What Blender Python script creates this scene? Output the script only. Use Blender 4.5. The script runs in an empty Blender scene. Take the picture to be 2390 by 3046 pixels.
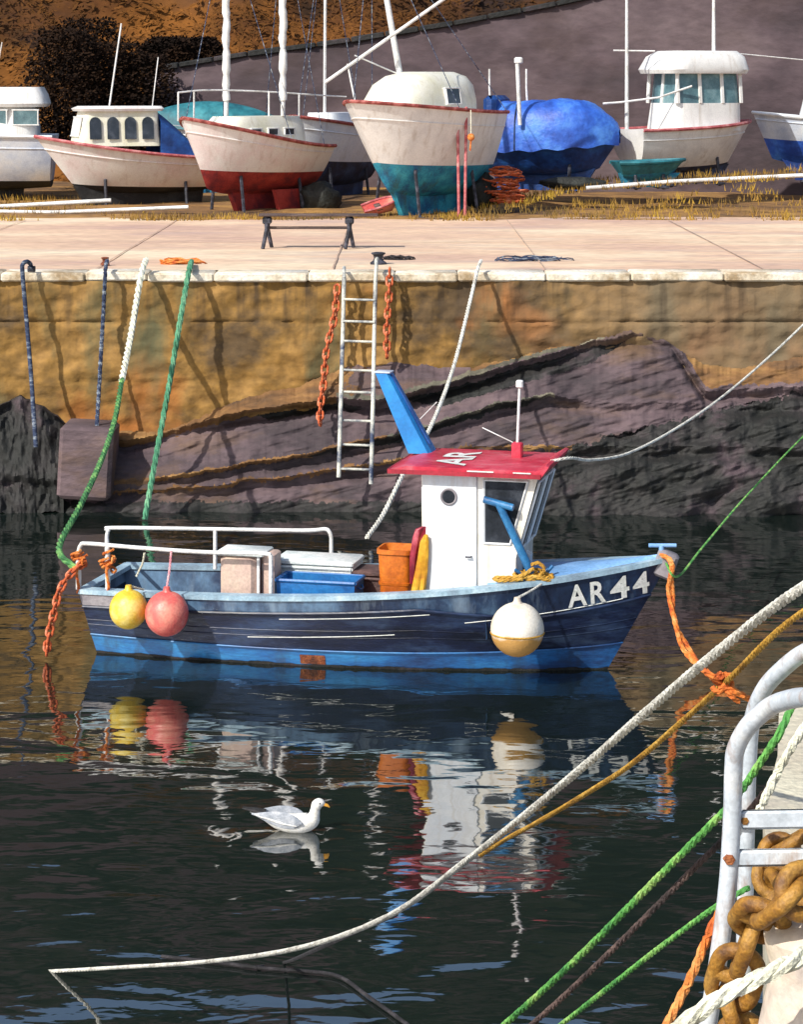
import bpy, math, random
from mathutils import Vector, Matrix, noise
random.seed(7)
S = bpy.context.scene
COL = S.collection
R = math.radians
# ---------------------------------------------------------------- camera, sky, sun, exposure
F, CX, HY, H = 7000.0, 1195.0, 250.0, 6.57           # focal length in photo pixels, horizon row, eye height above the water
cam = bpy.data.cameras.new('camera'); co = bpy.data.objects.new('camera', cam); COL.objects.link(co)
co.location = (0, 0, H); co.rotation_euler = (R(90), 0, 0)
cam.sensor_width = 36; cam.sensor_fit = 'AUTO'; cam.lens = F/3046*36
cam.shift_y = -(1523-HY)/3046; cam.clip_end = 1000; cam.clip_start = .1
S.camera = co
SUN_EL, SUN_AZ = 40, 222                              # sun stands behind the camera to the left
w = bpy.data.worlds.new('World'); S.world = w; w.use_nodes = True
nt = w.node_tree; nt.nodes.clear()
sk = nt.nodes.new('ShaderNodeTexSky'); sk.sky_type = 'NISHITA'; sk.sun_disc = False
sk.sun_elevation = R(SUN_EL); sk.sun_rotation = R(SUN_AZ); sk.dust_density = 2.0
bg = nt.nodes.new('ShaderNodeBackground'); bg.inputs[1].default_value = .12
ow = nt.nodes.new('ShaderNodeOutputWorld')
nt.links.new(sk.outputs[0], bg.inputs[0]); nt.links.new(bg.outputs[0], ow.inputs[0])
sl = bpy.data.lights.new('sun', 'SUN'); sl.energy = 3.8; sl.angle = R(.6); sl.color = (1, .95, .86)
so = bpy.data.objects.new('sun', sl); COL.objects.link(so)
az = R(SUN_AZ); sdir = Vector((math.sin(az)*math.cos(R(SUN_EL)), math.cos(az)*math.cos(R(SUN_EL)), math.sin(R(SUN_EL))))
so.rotation_euler = sdir.to_track_quat('Z', 'Y').to_euler()
so.location = (-20, -20, 40)
S.view_settings.view_transform = 'Standard'; S.view_settings.look = 'None'
S.view_settings.gamma = 1; S.view_settings.use_curve_mapping = False; S.view_settings.exposure = .33

# ---------------------------------------------------------------- helpers
def px(x, y, d): return Vector(((x-CX)/F*d, d, H-(y-HY)/F*d))
def pz(x, y, z): return px(x, y, F*(H-z)/(y-HY))
def lerp(a, b, t): return a+(b-a)*t
def interp(pts, x):
    if x <= pts[0][0]: return pts[0][1]
    for (a, b), (c, d) in zip(pts, pts[1:]):
        if x <= c: return lerp(b, d, (x-a)/(c-a))
    return pts[-1][1]
def fbm(x, y, z=0., o=4): return noise.fractal(Vector((x, y, z)), 1.0, 2.0, o)

MATS = {}
def M(name, c1, c2=None, c3=None, scale=3., rough=.55, bump=.12, bscale=45., metal=0., st=(1, 1, 1), spec=.5, coords='Object', lo=.36, hi=.64, speck=.12, weep_or_glint=None):
    m = bpy.data.materials.new(name); m.use_nodes = True; MATS[name] = m
    n, l = m.node_tree.nodes, m.node_tree.links
    b = n['Principled BSDF']; tc = n.new('ShaderNodeTexCoord')
    mp = n.new('ShaderNodeMapping'); mp.inputs['Scale'].default_value = st
    l.new(tc.outputs[coords], mp.inputs[0])
    t = n.new('ShaderNodeTexNoise'); t.inputs['Scale'].default_value = scale; t.inputs['Detail'].default_value = 7; t.inputs['Roughness'].default_value = .62
    l.new(mp.outputs[0], t.inputs['Vector'])
    r = n.new('ShaderNodeValToRGB'); e = r.color_ramp.elements
    c2 = c2 or tuple(x*.72 for x in c1); c3 = c3 or tuple(min(1, x*1.15) for x in c1)
    e[0].position = lo; e[0].color = (*c2, 1); e[1].position = hi; e[1].color = (*c3, 1)
    q = e.new((lo+hi)/2); q.color = (*c1, 1)
    l.new(t.outputs[0], r.inputs[0])
    f = n.new('ShaderNodeTexNoise'); f.inputs['Scale'].default_value = bscale; f.inputs['Detail'].default_value = 5
    l.new(mp.outputs[0], f.inputs['Vector'])
    mr = n.new('ShaderNodeMapRange'); mr.inputs[1].default_value = .3; mr.inputs[2].default_value = .7
    mr.inputs[3].default_value = 1-speck*1.6; mr.inputs[4].default_value = 1+speck
    l.new(f.outputs[0], mr.inputs[0])
    mx = n.new('ShaderNodeMix'); mx.data_type = 'RGBA'; mx.blend_type = 'MULTIPLY'; mx.inputs[0].default_value = 1
    l.new(r.outputs[0], mx.inputs[6]); l.new(mr.outputs[0], mx.inputs[7])
    out = mx.outputs[2]
    if weep_or_glint:                                          # grime, and painted highlights on the sheer plank: (colour, amount, (stretch), scale)
        wc, wa, ws, wsc = weep_or_glint
        wm = n.new('ShaderNodeMapping'); wm.inputs['Scale'].default_value = ws; l.new(tc.outputs[coords], wm.inputs[0])
        wn = n.new('ShaderNodeTexNoise'); wn.inputs['Scale'].default_value = wsc; wn.inputs['Detail'].default_value = 6; wn.inputs['Roughness'].default_value = .6; l.new(wm.outputs[0], wn.inputs['Vector'])
        wr = n.new('ShaderNodeMapRange'); wr.inputs[1].default_value = .53; wr.inputs[2].default_value = .72; wr.inputs[4].default_value = wa; l.new(wn.outputs[0], wr.inputs[0])
        wx = n.new('ShaderNodeMix'); wx.data_type = 'RGBA'; wx.inputs[7].default_value = (*wc, 1); l.new(wr.outputs[0], wx.inputs[0]); l.new(out, wx.inputs[6]); out = wx.outputs[2]
    l.new(out, b.inputs['Base Color'])
    b.inputs['Roughness'].default_value = rough; b.inputs['Metallic'].default_value = metal; b.inputs['Specular IOR Level'].default_value = spec
    if bump:
        bp = n.new('ShaderNodeBump'); bp.inputs['Strength'].default_value = bump; bp.inputs['Distance'].default_value = .05
        l.new(f.outputs[0], bp.inputs['Height']); l.new(bp.outputs[0], b.inputs['Normal'])
    return m

class MB:
    def __init__(s): s.v, s.f = [], []
    def add(s, vs, fs):
        o = len(s.v); s.v += [tuple(p) for p in vs]; s.f += [tuple(i+o for i in f) for f in fs]; return s
    def grid(s, rows, closed=False):
        n = len(rows[0]); fs = []
        for i in range(len(rows)-1):
            for j in range(n if closed else n-1):
                k = (j+1) % n
                fs.append((i*n+j, i*n+k, (i+1)*n+k, (i+1)*n+j))
        return s.add([p for r in rows for p in r], fs)
    def box(s, c, d, m=None):
        hx, hy, hz = d[0]/2, d[1]/2, d[2]/2; c = Vector(c)
        vs = [Vector((x, y, z)) for z in (-hz, hz) for y in (-hy, hy) for x in (-hx, hx)]
        vs = [c+(m @ v if m else v) for v in vs]
        return s.add(vs, [(0, 2, 3, 1), (4, 5, 7, 6), (0, 1, 5, 4), (2, 6, 7, 3), (0, 4, 6, 2), (1, 3, 7, 5)])
    def span(s, a, b): return s.box([(p+q)/2 for p, q in zip(a, b)], [abs(q-p) for p, q in zip(a, b)])
    def bbox(s, c, d, bev, m=None):                   # box with chamfered edges
        c = Vector(c); hx, hy, hz = [q/2 for q in d]; e = bev
        rings = []
        for z, i in ((-hz, e), (-hz+e, 0), (hz-e, 0), (hz, e)):
            x, y = hx-i, hy-i
            rings.append([Vector(p) for p in ((x-e, -y, z), (x, -y+e, z), (x, y-e, z), (x-e, y, z), (-x+e, y, z), (-x, y-e, z), (-x, -y+e, z), (-x+e, -y, z))])
        rings = [[c+(m @ v if m else v) for v in r] for r in rings]
        s.grid(rings, True); k = len(s.v)
        s.f.append(tuple(range(k-8, k))); s.f.append(tuple(range(k-25, k-33, -1)))
        return s
    def tube(s, pts, r, n=8, cap=True):
        pts = [Vector(p) for p in pts]; rows = []; up = None; n = 10 if n == 8 else n
        for i, p in enumerate(pts):
            t = (pts[min(i+1, len(pts)-1)]-pts[max(i-1, 0)])
            t = t.normalized() if t.length > 1e-9 else Vector((0, 0, 1))
            if up is None:
                up = Vector((0, 0, 1)) if abs(t.z) < .9 else Vector((1, 0, 0))
            a = t.cross(up); a = a.normalized() if a.length > 1e-6 else t.orthogonal().normalized()
            up = a.cross(t).normalized()
            rr = r[i] if isinstance(r, (list, tuple)) else r
            rows.append([p+(a*math.cos(2*math.pi*k/n)+up*math.sin(2*math.pi*k/n))*rr for k in range(n)])
        o = len(s.v); s.grid(rows, True)
        if cap:
            s.f.append(tuple(range(o, o+n))); k = len(s.v); s.f.append(tuple(range(k-1, k-n-1, -1)))
        return s
    def rope(s, pts, r, pitch=None, n=6, strands=3):   # laid rope: strands wound round the path
        pts = resample(pts, r*1.4 if pitch is None else pitch/7); pitch = pitch or r*9
        T = []; L = 0
        for i, p in enumerate(pts):
            if i: L += (p-pts[i-1]).length
            T.append(L)
        for k in range(strands):
            q = []
            for i, p in enumerate(pts):
                t = (pts[min(i+1, len(pts)-1)]-pts[max(i-1, 0)]).normalized()
                u = Vector((0, 0, 1)) if abs(t.z) < .9 else Vector((1, 0, 0))
                a = t.cross(u).normalized(); b = a.cross(t)
                g = 2*math.pi*(T[i]/pitch+k/strands)
                q.append(p+(a*math.cos(g)+b*math.sin(g))*r*.5)
            s.tube(q, r*.56, n)
        return s
    def lathe(s, prof, c=(0, 0, 0), n=24):
        c = Vector(c)
        rows = [[c+Vector((r*math.cos(2*math.pi*k/n), r*math.sin(2*math.pi*k/n), z)) for k in range(n)] for r, z in prof]
        s.grid(rows, True); return s
    def ball(s, c, r, n=24, sx=1, sy=1, sz=1, wob=0, seed=0):
        c = Vector(c); rows = []
        for i in range(n//2+1):
            th = math.pi*i/(n//2); row = []
            for k in range(n):
                ph = 2*math.pi*k/n
                d = Vector((math.sin(th)*math.cos(ph), math.sin(th)*math.sin(ph), -math.cos(th)))
                q = r*(1+wob*noise.noise(d*1.7+Vector((seed, seed*.7, 0)))+wob*.5*noise.noise(d*4+Vector((seed, 0, 3))))
                row.append(c+Vector((d.x*sx, d.y*sy, d.z*sz))*q)
            rows.append(row)
        return s.grid(rows, True)
    def prism(s, poly, a, b, axis='y'):               # polygon in (x,z), pushed along y from a to b (or (x,y) along z)
        n = len(poly)
        mk = (lambda p, q: (p[0], q, p[1])) if axis == 'y' else (lambda p, q: (p[0], p[1], q))
        vs = [mk(p, a) for p in poly]+[mk(p, b) for p in poly]
        fs = [tuple(range(n)), tuple(range(2*n-1, n-1, -1))]+[(i, i+n, (i+1) % n+n, (i+1) % n) for i in range(n)]
        return s.add(vs, fs)
    def sloft(s, layers, n=36, ex=5., tp=0.):                # stacked superellipses: (cx, z, hx, hy)
        rows = []
        for cx, z, hx, hy in layers:
            row = []
            for k in range(n):
                a = 2*math.pi*k/n; c, d = math.cos(a), math.sin(a)
                q = math.copysign(abs(c)**(2/ex), c); row.append(Vector((cx+hx*q, hy*(1-tp*(q+1)/2)*math.copysign(abs(d)**(2/ex), d), z)))
            rows.append(row)
        o = len(s.v); s.grid(rows, True); k = len(s.v)
        s.f.append(tuple(range(k-n, k))); s.f.append(tuple(range(o+n-1, o-1, -1)))
        return s
    def build(s, name, m, parent=None, smooth=.7):
        me = bpy.data.meshes.new(name); me.from_pydata(s.v, [], s.f); me.update()
        import bmesh
        b = bmesh.new(); b.from_mesh(me); bmesh.ops.recalc_face_normals(b, faces=b.faces); b.to_mesh(me); b.free()
        if smooth:
            me.shade_smooth(); me.set_sharp_from_angle(angle=smooth)
        me.materials.append(MATS[m] if isinstance(m, str) else m)
        o = bpy.data.objects.new(name, me); COL.objects.link(o)
        if parent: o.parent = parent
        return o

def crom(pts, n=10):
    pts = [Vector(p) for p in pts]; P = [2*pts[0]-pts[1]]+pts+[2*pts[-1]-pts[-2]]; out = []
    for i in range(1, len(P)-2):
        a, b, c, d = P[i-1:i+3]
        for k in range(n):
            t = k/n
            out.append(.5*((2*b)+(c-a)*t+(2*a-5*b+4*c-d)*t*t+(3*b-a-3*c+d)*t**3))
    out.append(pts[-1]); return out
def resample(pts, step):
    pts = [Vector(p) for p in pts]; out = [pts[0]]; need = step
    for a, b in zip(pts, pts[1:]):
        L = (b-a).length; pos = 0
        while L-pos >= need:
            pos += need; out.append(a.lerp(b, pos/L)); need = step
        need -= L-pos
    out.append(pts[-1]); return out
def tag(o, label, cat, group=None):
    o['label'] = label; o['category'] = cat
    if group: o['group'] = group
    return o
def thing(name, label, cat, loc=(0, 0, 0), rotz=0., group=None):
    o = bpy.data.objects.new(name, None); COL.objects.link(o); o.location = loc; o.rotation_euler = (0, 0, rotz); o.empty_display_size = .2
    return tag(o, label, cat, group)
def kind(o, k): o['kind'] = k; return o
def share(name, src, parent, mw=None, loc=None):
    o = bpy.data.objects.new(name, src.data); COL.objects.link(o); o.parent = parent
    if mw is not None: o.matrix_local = mw
    return o
def text_mesh(s, size, extrude=.0):
    c = bpy.data.curves.new('t', 'FONT'); c.body = s; c.size = size; c.extrude = extrude; c.offset = size*.022; c.resolution_u = 3
    o = bpy.data.objects.new('t', c); COL.objects.link(o)
    dg = bpy.context.evaluated_depsgraph_get(); dg.update()
    me = o.evaluated_get(dg).to_mesh(); v = [q.co.copy() for q in me.vertices]; f = [tuple(p.vertices) for p in me.polygons]
    o.evaluated_get(dg).to_mesh_clear(); bpy.data.objects.remove(o); return v, f

# ---------------------------------------------------------------- materials
M('white_paint', (.78, .78, .76), (.66, .66, .65), (.82, .82, .8), 1.4, .38, .04, 30, speck=.05, weep_or_glint=((.36, .28, .2), .45, (3, 3, .2), 2))
M('cream_paint', (.8, .78, .66), (.72, .7, .52), (.83, .83, .76), 1., .4, .04, 30, speck=.05, weep_or_glint=((.4, .33, .2), .4, (3, 3, .2), 2))
M('rose_white', (.81, .79, .77), (.77, .67, .66), (.83, .82, .79), .9, .42, .04, 30, speck=.05, weep_or_glint=((.42, .28, .22), .4, (3, 3, .2), 2))
M('cool_white', (.72, .76, .8), (.63, .68, .76), (.79, .81, .82), 1.2, .4, .04, 30, speck=.05, weep_or_glint=((.34, .3, .26), .4, (3, 3, .2), 2))
M('pale_blue_white', (.6, .66, .76), (.4, .47, .62), (.74, .76, .78), 1.2, .42, .06, 30, speck=.06)
M('red_antifouling', (.3, .025, .022), (.13, .012, .02), (.4, .05, .04), 2.2, .7, .2, 35)
M('teal_antifouling', (.015, .24, .38), (.008, .1, .24), (.05, .4, .52), 2.2, .65, .25, 35, weep_or_glint=((.04, .07, .05), .6, (1.5, 1.5, .5), 2.5))
M('navy_bottom', (.02, .035, .09), (.01, .012, .03), (.04, .08, .18), 2.5, .6, .2, 35)
M('black_bottom', (.012, .012, .014), (.006, .006, .007), (.03, .03, .03), 2.5, .7, .2, 35)
M('rust_red_trim', (.3, .06, .05), (.16, .03, .025), (.5, .16, .14), 6, .6, .2, 40)
M('rose_trim', (.5, .13, .14), (.34, .07, .08), (.62, .28, .27), 5, .6, .2, 40)
M('blue_tarp', (.03, .12, .55), (.015, .06, .33), (.08, .25, .72), 1.3, .5, .35, 9, speck=.08)
M('dark_blue_tarp', (.01, .06, .25), (.006, .03, .13), (.02, .11, .36), 1.6, .5, .3, 9)
M('teal_tarp', (.02, .17, .21), (.01, .09, .12), (.05, .26, .3), 1.6, .6, .3, 9)
M('glass_dark', (.03, .035, .045), (.015, .018, .022), (.08, .09, .11), 2, .12, 0, spec=.7)
M('glass_teal', (.1, .2, .23), (.06, .12, .15), (.2, .32, .35), 2, .15, 0, spec=.7)
M('mast_white', (.75, .75, .74), (.55, .54, .52), (.82, .82, .82), 3, .45, .15, 30)
M('black_rubber', (.014, .014, .016), (.008, .008, .009), (.03, .028, .03), 5, .75, .3, 30)
M('hull_navy', (.008, .014, .042), (.004, .007, .018), (.022, .042, .1), 1.5, .36, .1, 25, st=(.5, 1, 2), speck=.2, spec=.3, weep_or_glint=((.06, .1, .17), .35, (1.2, 1, 4), 2.0))
M('hull_blue', (.012, .12, .36), (.01, .045, .15), (.03, .22, .5), 1.8, .45, .1, 25, st=(.5, 1, 2), speck=.15, weep_or_glint=((.02, .03, .035), .7, (2, 1, .8), 1.8))
M('hull_strake', (.014, .034, .085), (.006, .012, .035), (.1, .19, .31), 1.3, .4, .1, 25, st=(.8, 1, .5), speck=.15, weep_or_glint=((.3, .4, .5), .5, (2.5, 1, .5), 1.5))  # pale patches are reflected highlights painted into the plank colour
M('gunwale_grey', (.3, .45, .56), (.2, .28, .36), (.5, .64, .72), 2.4, .5, .12, 30)
M('gunwale_stone', (.24, .22, .24), (.15, .14, .16), (.32, .3, .32), 3, .6, .15, 30)
M('foredeck_blue', (.2, .4, .72), (.15, .32, .6), (.26, .46, .76), 2, .5, .06, 30)
M('deck_brown', (.09, .05, .045), (.05, .03, .03), (.14, .08, .07), 5, .7, .3, 30)
M('house_white', (.74, .77, .8), (.64, .69, .76), (.8, .81, .81), 1.7, .38, .05, 30, st=(1, 1, .5), speck=.05, weep_or_glint=((.45, .36, .28), .5, (4, 4, .16), 1.9))
M('house_cream', (.78, .75, .68), (.68, .63, .52), (.82, .8, .76), 1.7, .4, .05, 30, speck=.05, weep_or_glint=((.45, .34, .22), .5, (4, 4, .16), 1.9))
M('roof_red', (.5, .02, .05), (.34, .012, .03), (.58, .07, .11), 1.8, .42, .1, 30, speck=.1, weep_or_glint=((.62, .3, .32), .4, (1.5, 3, 2), 2.2))
M('roof_red_dark', (.32, .012, .03), (.2, .008, .02), (.4, .02, .04), 2, .45, .08, 30)
M('funnel_blue', (.02, .25, .62), (.015, .18, .5), (.04, .32, .68), 1.8, .4, .06, 30, speck=.07)
M('steel_blue', (.02, .15, .36), (.01, .08, .22), (.04, .22, .45), 4, .45, .2, 30)
M('orange_bin', (.62, .16, .01), (.42, .09, .006), (.72, .24, .03), 2, .5, .1, 30)
M('box_pink', (.56, .4, .34), (.5, .33, .28), (.62, .48, .38), 2, .6, .08, 30)
M('box_white', (.72, .76, .74), (.55, .62, .62), (.8, .8, .76), 2.4, .6, .12, 30)
M('tub_blue', (.015, .16, .45), (.01, .1, .33), (.03, .22, .52), 2.4, .45, .1, 30)
M('oilskin_red', (.3, .015, .04), (.17, .008, .025), (.48, .1, .13), 3, .45, .2, 12)
M('oilskin_yellow', (.72, .36, .02), (.6, .22, .015), (.8, .5, .06), 3, .45, .2, 12)
M('buoy_yellow', (.8, .55, .05), (.72, .4, .02), (.83, .68, .22), 2.4, .42, .12, 40, speck=.08)
M('buoy_red', (.75, .14, .12), (.62, .08, .08), (.8, .3, .22), 2.4, .42, .12, 40, speck=.08)
M('orange_rope', (.7, .2, .03), (.45, .08, .015), (.78, .38, .12), 9, .8, .4, 60)
M('rust_orange', (.55, .1, .02), (.25, .05, .025), (.68, .25, .14), 9, .75, .4, 50)
M('green_rope', (.05, .2, .06), (.02, .09, .035), (.2, .42, .12), 7, .8, .4, 60)
M('bright_green_rope', (.12, .4, .08), (.04, .2, .05), (.36, .58, .16), 6, .8, .4, 60)
M('teal_rope', (.07, .27, .15), (.04, .16, .08), (.2, .42, .24), 5, .8, .4, 60)
M('white_rope', (.68, .67, .6), (.42, .4, .36), (.78, .77, .7), 9, .85, .4, 70)
M('cream_rope', (.76, .76, .6), (.55, .53, .42), (.8, .8, .7), 9, .85, .4, 70)
M('ochre_rope', (.5, .27, .03), (.3, .15, .02), (.6, .36, .07), 9, .85, .4, 70)
M('rope_shadow_brown', (.1, .065, .06), (.04, .03, .03), (.2, .13, .11), 9, .85, .4, 70)
M('black_rope', (.018, .016, .02), (.01, .01, .01), (.05, .045, .05), 9, .85, .4, 70)
M('navy_rope', (.03, .05, .11), (.015, .02, .05), (.3, .34, .38), 5, .85, .4, 70, st=(1, 1, 3))
M('pink_rope', (.7, .32, .36), (.6, .22, .25), (.78, .5, .5), 9, .85, .4, 70)
M('ladder_paint', (.64, .7, .77), (.5, .56, .62), (.76, .79, .8), 9, .4, .05, 90, speck=.1, weep_or_glint=((.3, .16, .08), .75, (6, 6, 2), 4))
M('old_ladder', (.55, .55, .5), (.04, .06, .12), (.75, .72, .6), 3.2, .6, .3, 40)
M('chain_ochre', (.34, .16, .02), (.12, .05, .015), (.46, .25, .05), 11, .6, .2, 120, speck=.2, weep_or_glint=((.1, .04, .02), .8, (1, 1, 1), 16))
M('rust', (.24, .06, .02), (.1, .03, .015), (.35, .12, .04), 12, .8, .5, 60)
M('dark_iron', (.025, .028, .045), (.012, .012, .018), (.09, .09, .12), 8, .6, .3, 50)
M('bench_wood', (.09, .06, .055), (.045, .03, .035), (.18, .13, .11), 5, .75, .3, 40, st=(.4, 4, 4))
M('bollard_cream', (.68, .58, .47), (.52, .45, .42), (.75, .66, .5), 3, .55, .15, 30, speck=.1)
M('lettering_white', (.76, .78, .74), (.6, .62, .58), (.8, .8, .78), 6, .5, .1, 40)
M('gull_white', (.8, .79, .74), (.68, .66, .6), (.82, .82, .8), 14, .75, .2, 80)
M('gull_grey', (.36, .39, .44), (.26, .29, .34), (.5, .52, .56), 14, .75, .2, 80)
M('beak', (.75, .36, .04), rough=.45, bump=0)
M('quay_concrete', (.7, .49, .34), (.55, .36, .28), (.8, .67, .48), .3, .85, .3, 8, st=(.5, 1, 1), speck=.12, weep_or_glint=((.4, .3, .3), .7, (.3, 1, 1), .8))
M('coping_stone', (.7, .62, .48), (.36, .26, .15), (.8, .77, .7), 1.6, .85, .3, 20, speck=.16)
M('verge_ground', (.25, .13, .042), (.11, .06, .028), (.4, .22, .06), .9, .95, .5, 8, st=(.7, 1, 1))
M('grass_gold', (.3, .17, .03), (.13, .09, .025), (.46, .3, .03), .7, .9, 0)
M('hill_rust', (.1, .04, .013), (.028, .016, .01), (.19, .075, .017), .22, .95, .5, 2.5, lo=.38, hi=.62, spec=.1)
M('bracken_rust', (.1, .042, .012), (.03, .017, .01), (.19, .075, .017), .22, .95, 0, spec=.1)
M('shade_bush_dark', (.016, .009, .006), (.007, .005, .004), (.035, .018, .009), 1.2, .95, 0, spec=.1)
M('mauve_rock', (.11, .076, .085), (.05, .037, .043), (.17, .118, .122), .7, .85, .5, 9, st=(.7, 1, 1.6), weep_or_glint=((.15, .085, .035), .7, (.5, 1, 1.4), .9))
M('mauve_wall', (.092, .064, .072), (.055, .04, .046), (.13, .094, .1), .3, .9, .4, 5, st=(.6, 1, 1.3), weep_or_glint=((.05, .03, .025), .6, (.5, 1, 1), .6))
M('grey_green_rock', (.12, .115, .085), (.06, .055, .045), (.2, .18, .13), 1.5, .85, .5, 9)
M('brown_rock', (.2, .1, .035), (.09, .05, .025), (.32, .18, .06), 1.3, .85, .5, 9, st=(.6, 1, 1.6))
M('weed_and_shade_rock', (.022, .02, .02), (.008, .009, .008), (.075, .05, .06), 1.1, .75, .6, 9, lo=.42, hi=.7)  # near-black rock: tide weed, also painted shade in the ledge undercuts
M('tyre_heap', (.012, .014, .012), (.006, .007, .006), (.03, .035, .03), 3, .7, .4, 20)
M('near_concrete', (.3, .27, .23), (.2, .18, .15), (.38, .34, .3), 1.2, .9, .4, 20)
M('beige_concrete', (.56, .5, .38), (.4, .36, .3), (.64, .6, .46), 2.2, .85, .25, 30, weep_or_glint=((.3, .27, .26), .6, (1, 1, 1), 3))
M('tar', (.46, .33, .25), (.34, .25, .2), (.58, .43, .33), 2, .9, .1)
M('far_ground', (.1, .07, .05), rough=.95)

def wall_material():                                  # stained old harbour masonry: gold, rust and olive patches, weed towards the tide line
    m = M('wall_stain', (.25, .135, .03), (.1, .06, .024), (.34, .19, .055), .75, .88, .55, 7, st=(.75, 1, 1), lo=.38, hi=.62, speck=.22)
    n, l = m.node_tree.nodes, m.node_tree.links
    b = n['Principled BSDF']; src = b.inputs['Base Color'].links[0].from_socket
    tc = n.new('ShaderNodeTexCoord'); sx = n.new('ShaderNodeSeparateXYZ'); l.new(tc.outputs['Object'], sx.inputs[0])
    def nz(scale, st, lo, hi, det=6):
        mp = n.new('ShaderNodeMapping'); mp.inputs['Scale'].default_value = st; l.new(tc.outputs['Object'], mp.inputs[0])
        t = n.new('ShaderNodeTexNoise'); t.inputs['Scale'].default_value = scale; t.inputs['Detail'].default_value = det; l.new(mp.outputs[0], t.inputs['Vector'])
        r = n.new('ShaderNodeMapRange'); r.inputs[1].default_value = lo; r.inputs[2].default_value = hi; l.new(t.outputs[0], r.inputs[0]); return r.outputs[0]
    def mix(a, col, fac):
        x = n.new('ShaderNodeMix'); x.data_type = 'RGBA'; l.new(a, x.inputs[6]); x.inputs[7].default_value = (*col, 1); l.new(fac, x.inputs[0]); return x.outputs[2]
    def math_(op, a, v):
        x = n.new('ShaderNodeMath'); x.operation = op; x.use_clamp = True; l.new(a, x.inputs[0])
        if isinstance(v, (int, float)): x.inputs[1].default_value = v
        else: l.new(v, x.inputs[1])
        return x.outputs[0]
    c = mix(src, (.36, .13, .025), nz(.5, (1, 1, 1.2), .56, .68))
    c = mix(c, (.11, .1, .045), nz(.9, (1.2, 1, .5), .54, .68))
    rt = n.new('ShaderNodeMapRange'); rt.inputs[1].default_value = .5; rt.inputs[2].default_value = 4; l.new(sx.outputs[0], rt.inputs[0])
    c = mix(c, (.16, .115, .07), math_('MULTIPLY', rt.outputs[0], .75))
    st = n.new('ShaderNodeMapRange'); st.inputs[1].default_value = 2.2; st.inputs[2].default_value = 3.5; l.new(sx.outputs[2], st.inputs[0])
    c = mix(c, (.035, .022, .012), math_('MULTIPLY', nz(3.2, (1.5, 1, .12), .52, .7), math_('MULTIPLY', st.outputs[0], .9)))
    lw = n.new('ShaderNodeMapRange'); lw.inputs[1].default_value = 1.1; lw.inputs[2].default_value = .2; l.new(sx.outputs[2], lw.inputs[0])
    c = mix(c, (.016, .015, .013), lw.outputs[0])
    l.new(c, b.inputs['Base Color'])
    return m
wall_material()

def hill_material():                                  # rusty bracken below, dark scrub colours added up the unseen slope for the water's reflection
    m = MATS['hill_rust']; n, l = m.node_tree.nodes, m.node_tree.links; b = n['Principled BSDF']; src = b.inputs['Base Color'].links[0].from_socket
    tc = n.new('ShaderNodeTexCoord'); sx = n.new('ShaderNodeSeparateXYZ'); l.new(tc.outputs['Object'], sx.inputs[0])
    t = n.new('ShaderNodeTexNoise'); t.inputs['Scale'].default_value = .12; t.inputs['Detail'].default_value = 5; l.new(tc.outputs['Object'], t.inputs['Vector'])
    k = n.new('ShaderNodeMath'); k.operation = 'MULTIPLY_ADD'; k.inputs[1].default_value = 9; l.new(t.outputs[0], k.inputs[0]); l.new(sx.outputs[2], k.inputs[2])
    r = n.new('ShaderNodeMapRange'); r.inputs[1].default_value = 13.5; r.inputs[2].default_value = 16; l.new(k.outputs[0], r.inputs[0])
    x = n.new('ShaderNodeMix'); x.data_type = 'RGBA'; 
    t2 = n.new('ShaderNodeTexNoise'); t2.inputs['Scale'].default_value = .09; t2.inputs['Detail'].default_value = 4; l.new(tc.outputs['Object'], t2.inputs['Vector'])
    cr = n.new('ShaderNodeValToRGB'); l.new(t2.outputs[0], cr.inputs[0]); el = cr.color_ramp.elements
    el[0].position = .42; el[0].color = (.006, .011, .008, 1); el[1].position = .62; el[1].color = (.05, .034, .038, 1); q = el.new(.5); q.color = (.012, .017, .011, 1)
    l.new(cr.outputs[0], x.inputs[7]); l.new(r.outputs[0], x.inputs[0]); l.new(src, x.inputs[6]); l.new(x.outputs[2], b.inputs['Base Color'])
hill_material()

def water_material():
    m = bpy.data.materials.new('water'); m.use_nodes = True; MATS['water'] = m
    n, l = m.node_tree.nodes, m.node_tree.links; b = n['Principled BSDF']
    b.inputs['Base Color'].default_value = (.006, .011, .009, 1); b.inputs['Roughness'].default_value = .03; b.inputs['IOR'].default_value = 3.8
    tc = n.new('ShaderNodeTexCoord'); h = None
    for sc, st, amp, off in ((.9, (.55, 1, 1), 1., 0), (2.6, (.5, 1, 1), .24, 7), (7., (.6, 1, 1), .04, 3)):
        mp = n.new('ShaderNodeMapping'); mp.inputs['Scale'].default_value = st; mp.inputs['Location'].default_value = (off, off, 0); mp.inputs['Rotation'].default_value = (0, 0, R(6))
        l.new(tc.outputs['Object'], mp.inputs[0])
        t = n.new('ShaderNodeTexNoise'); t.inputs['Scale'].default_value = sc; t.inputs['Detail'].default_value = 2; t.inputs['Roughness'].default_value = .45; t.inputs['Distortion'].default_value = .5
        l.new(mp.outputs[0], t.inputs['Vector'])
        k = n.new('ShaderNodeMath'); k.operation = 'MULTIPLY_ADD'; k.inputs[1].default_value = amp; l.new(t.outputs[0], k.inputs[0])
        if h is None: k.inputs[2].default_value = 0
        else: l.new(h, k.inputs[2])
        h = k.outputs[0]
    bp = n.new('ShaderNodeBump'); bp.inputs['Strength'].default_value = 1; bp.inputs['Distance'].default_value = .029
    l.new(h, bp.inputs['Height']); l.new(bp.outputs[0], b.inputs['Normal'])
water_material()

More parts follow.
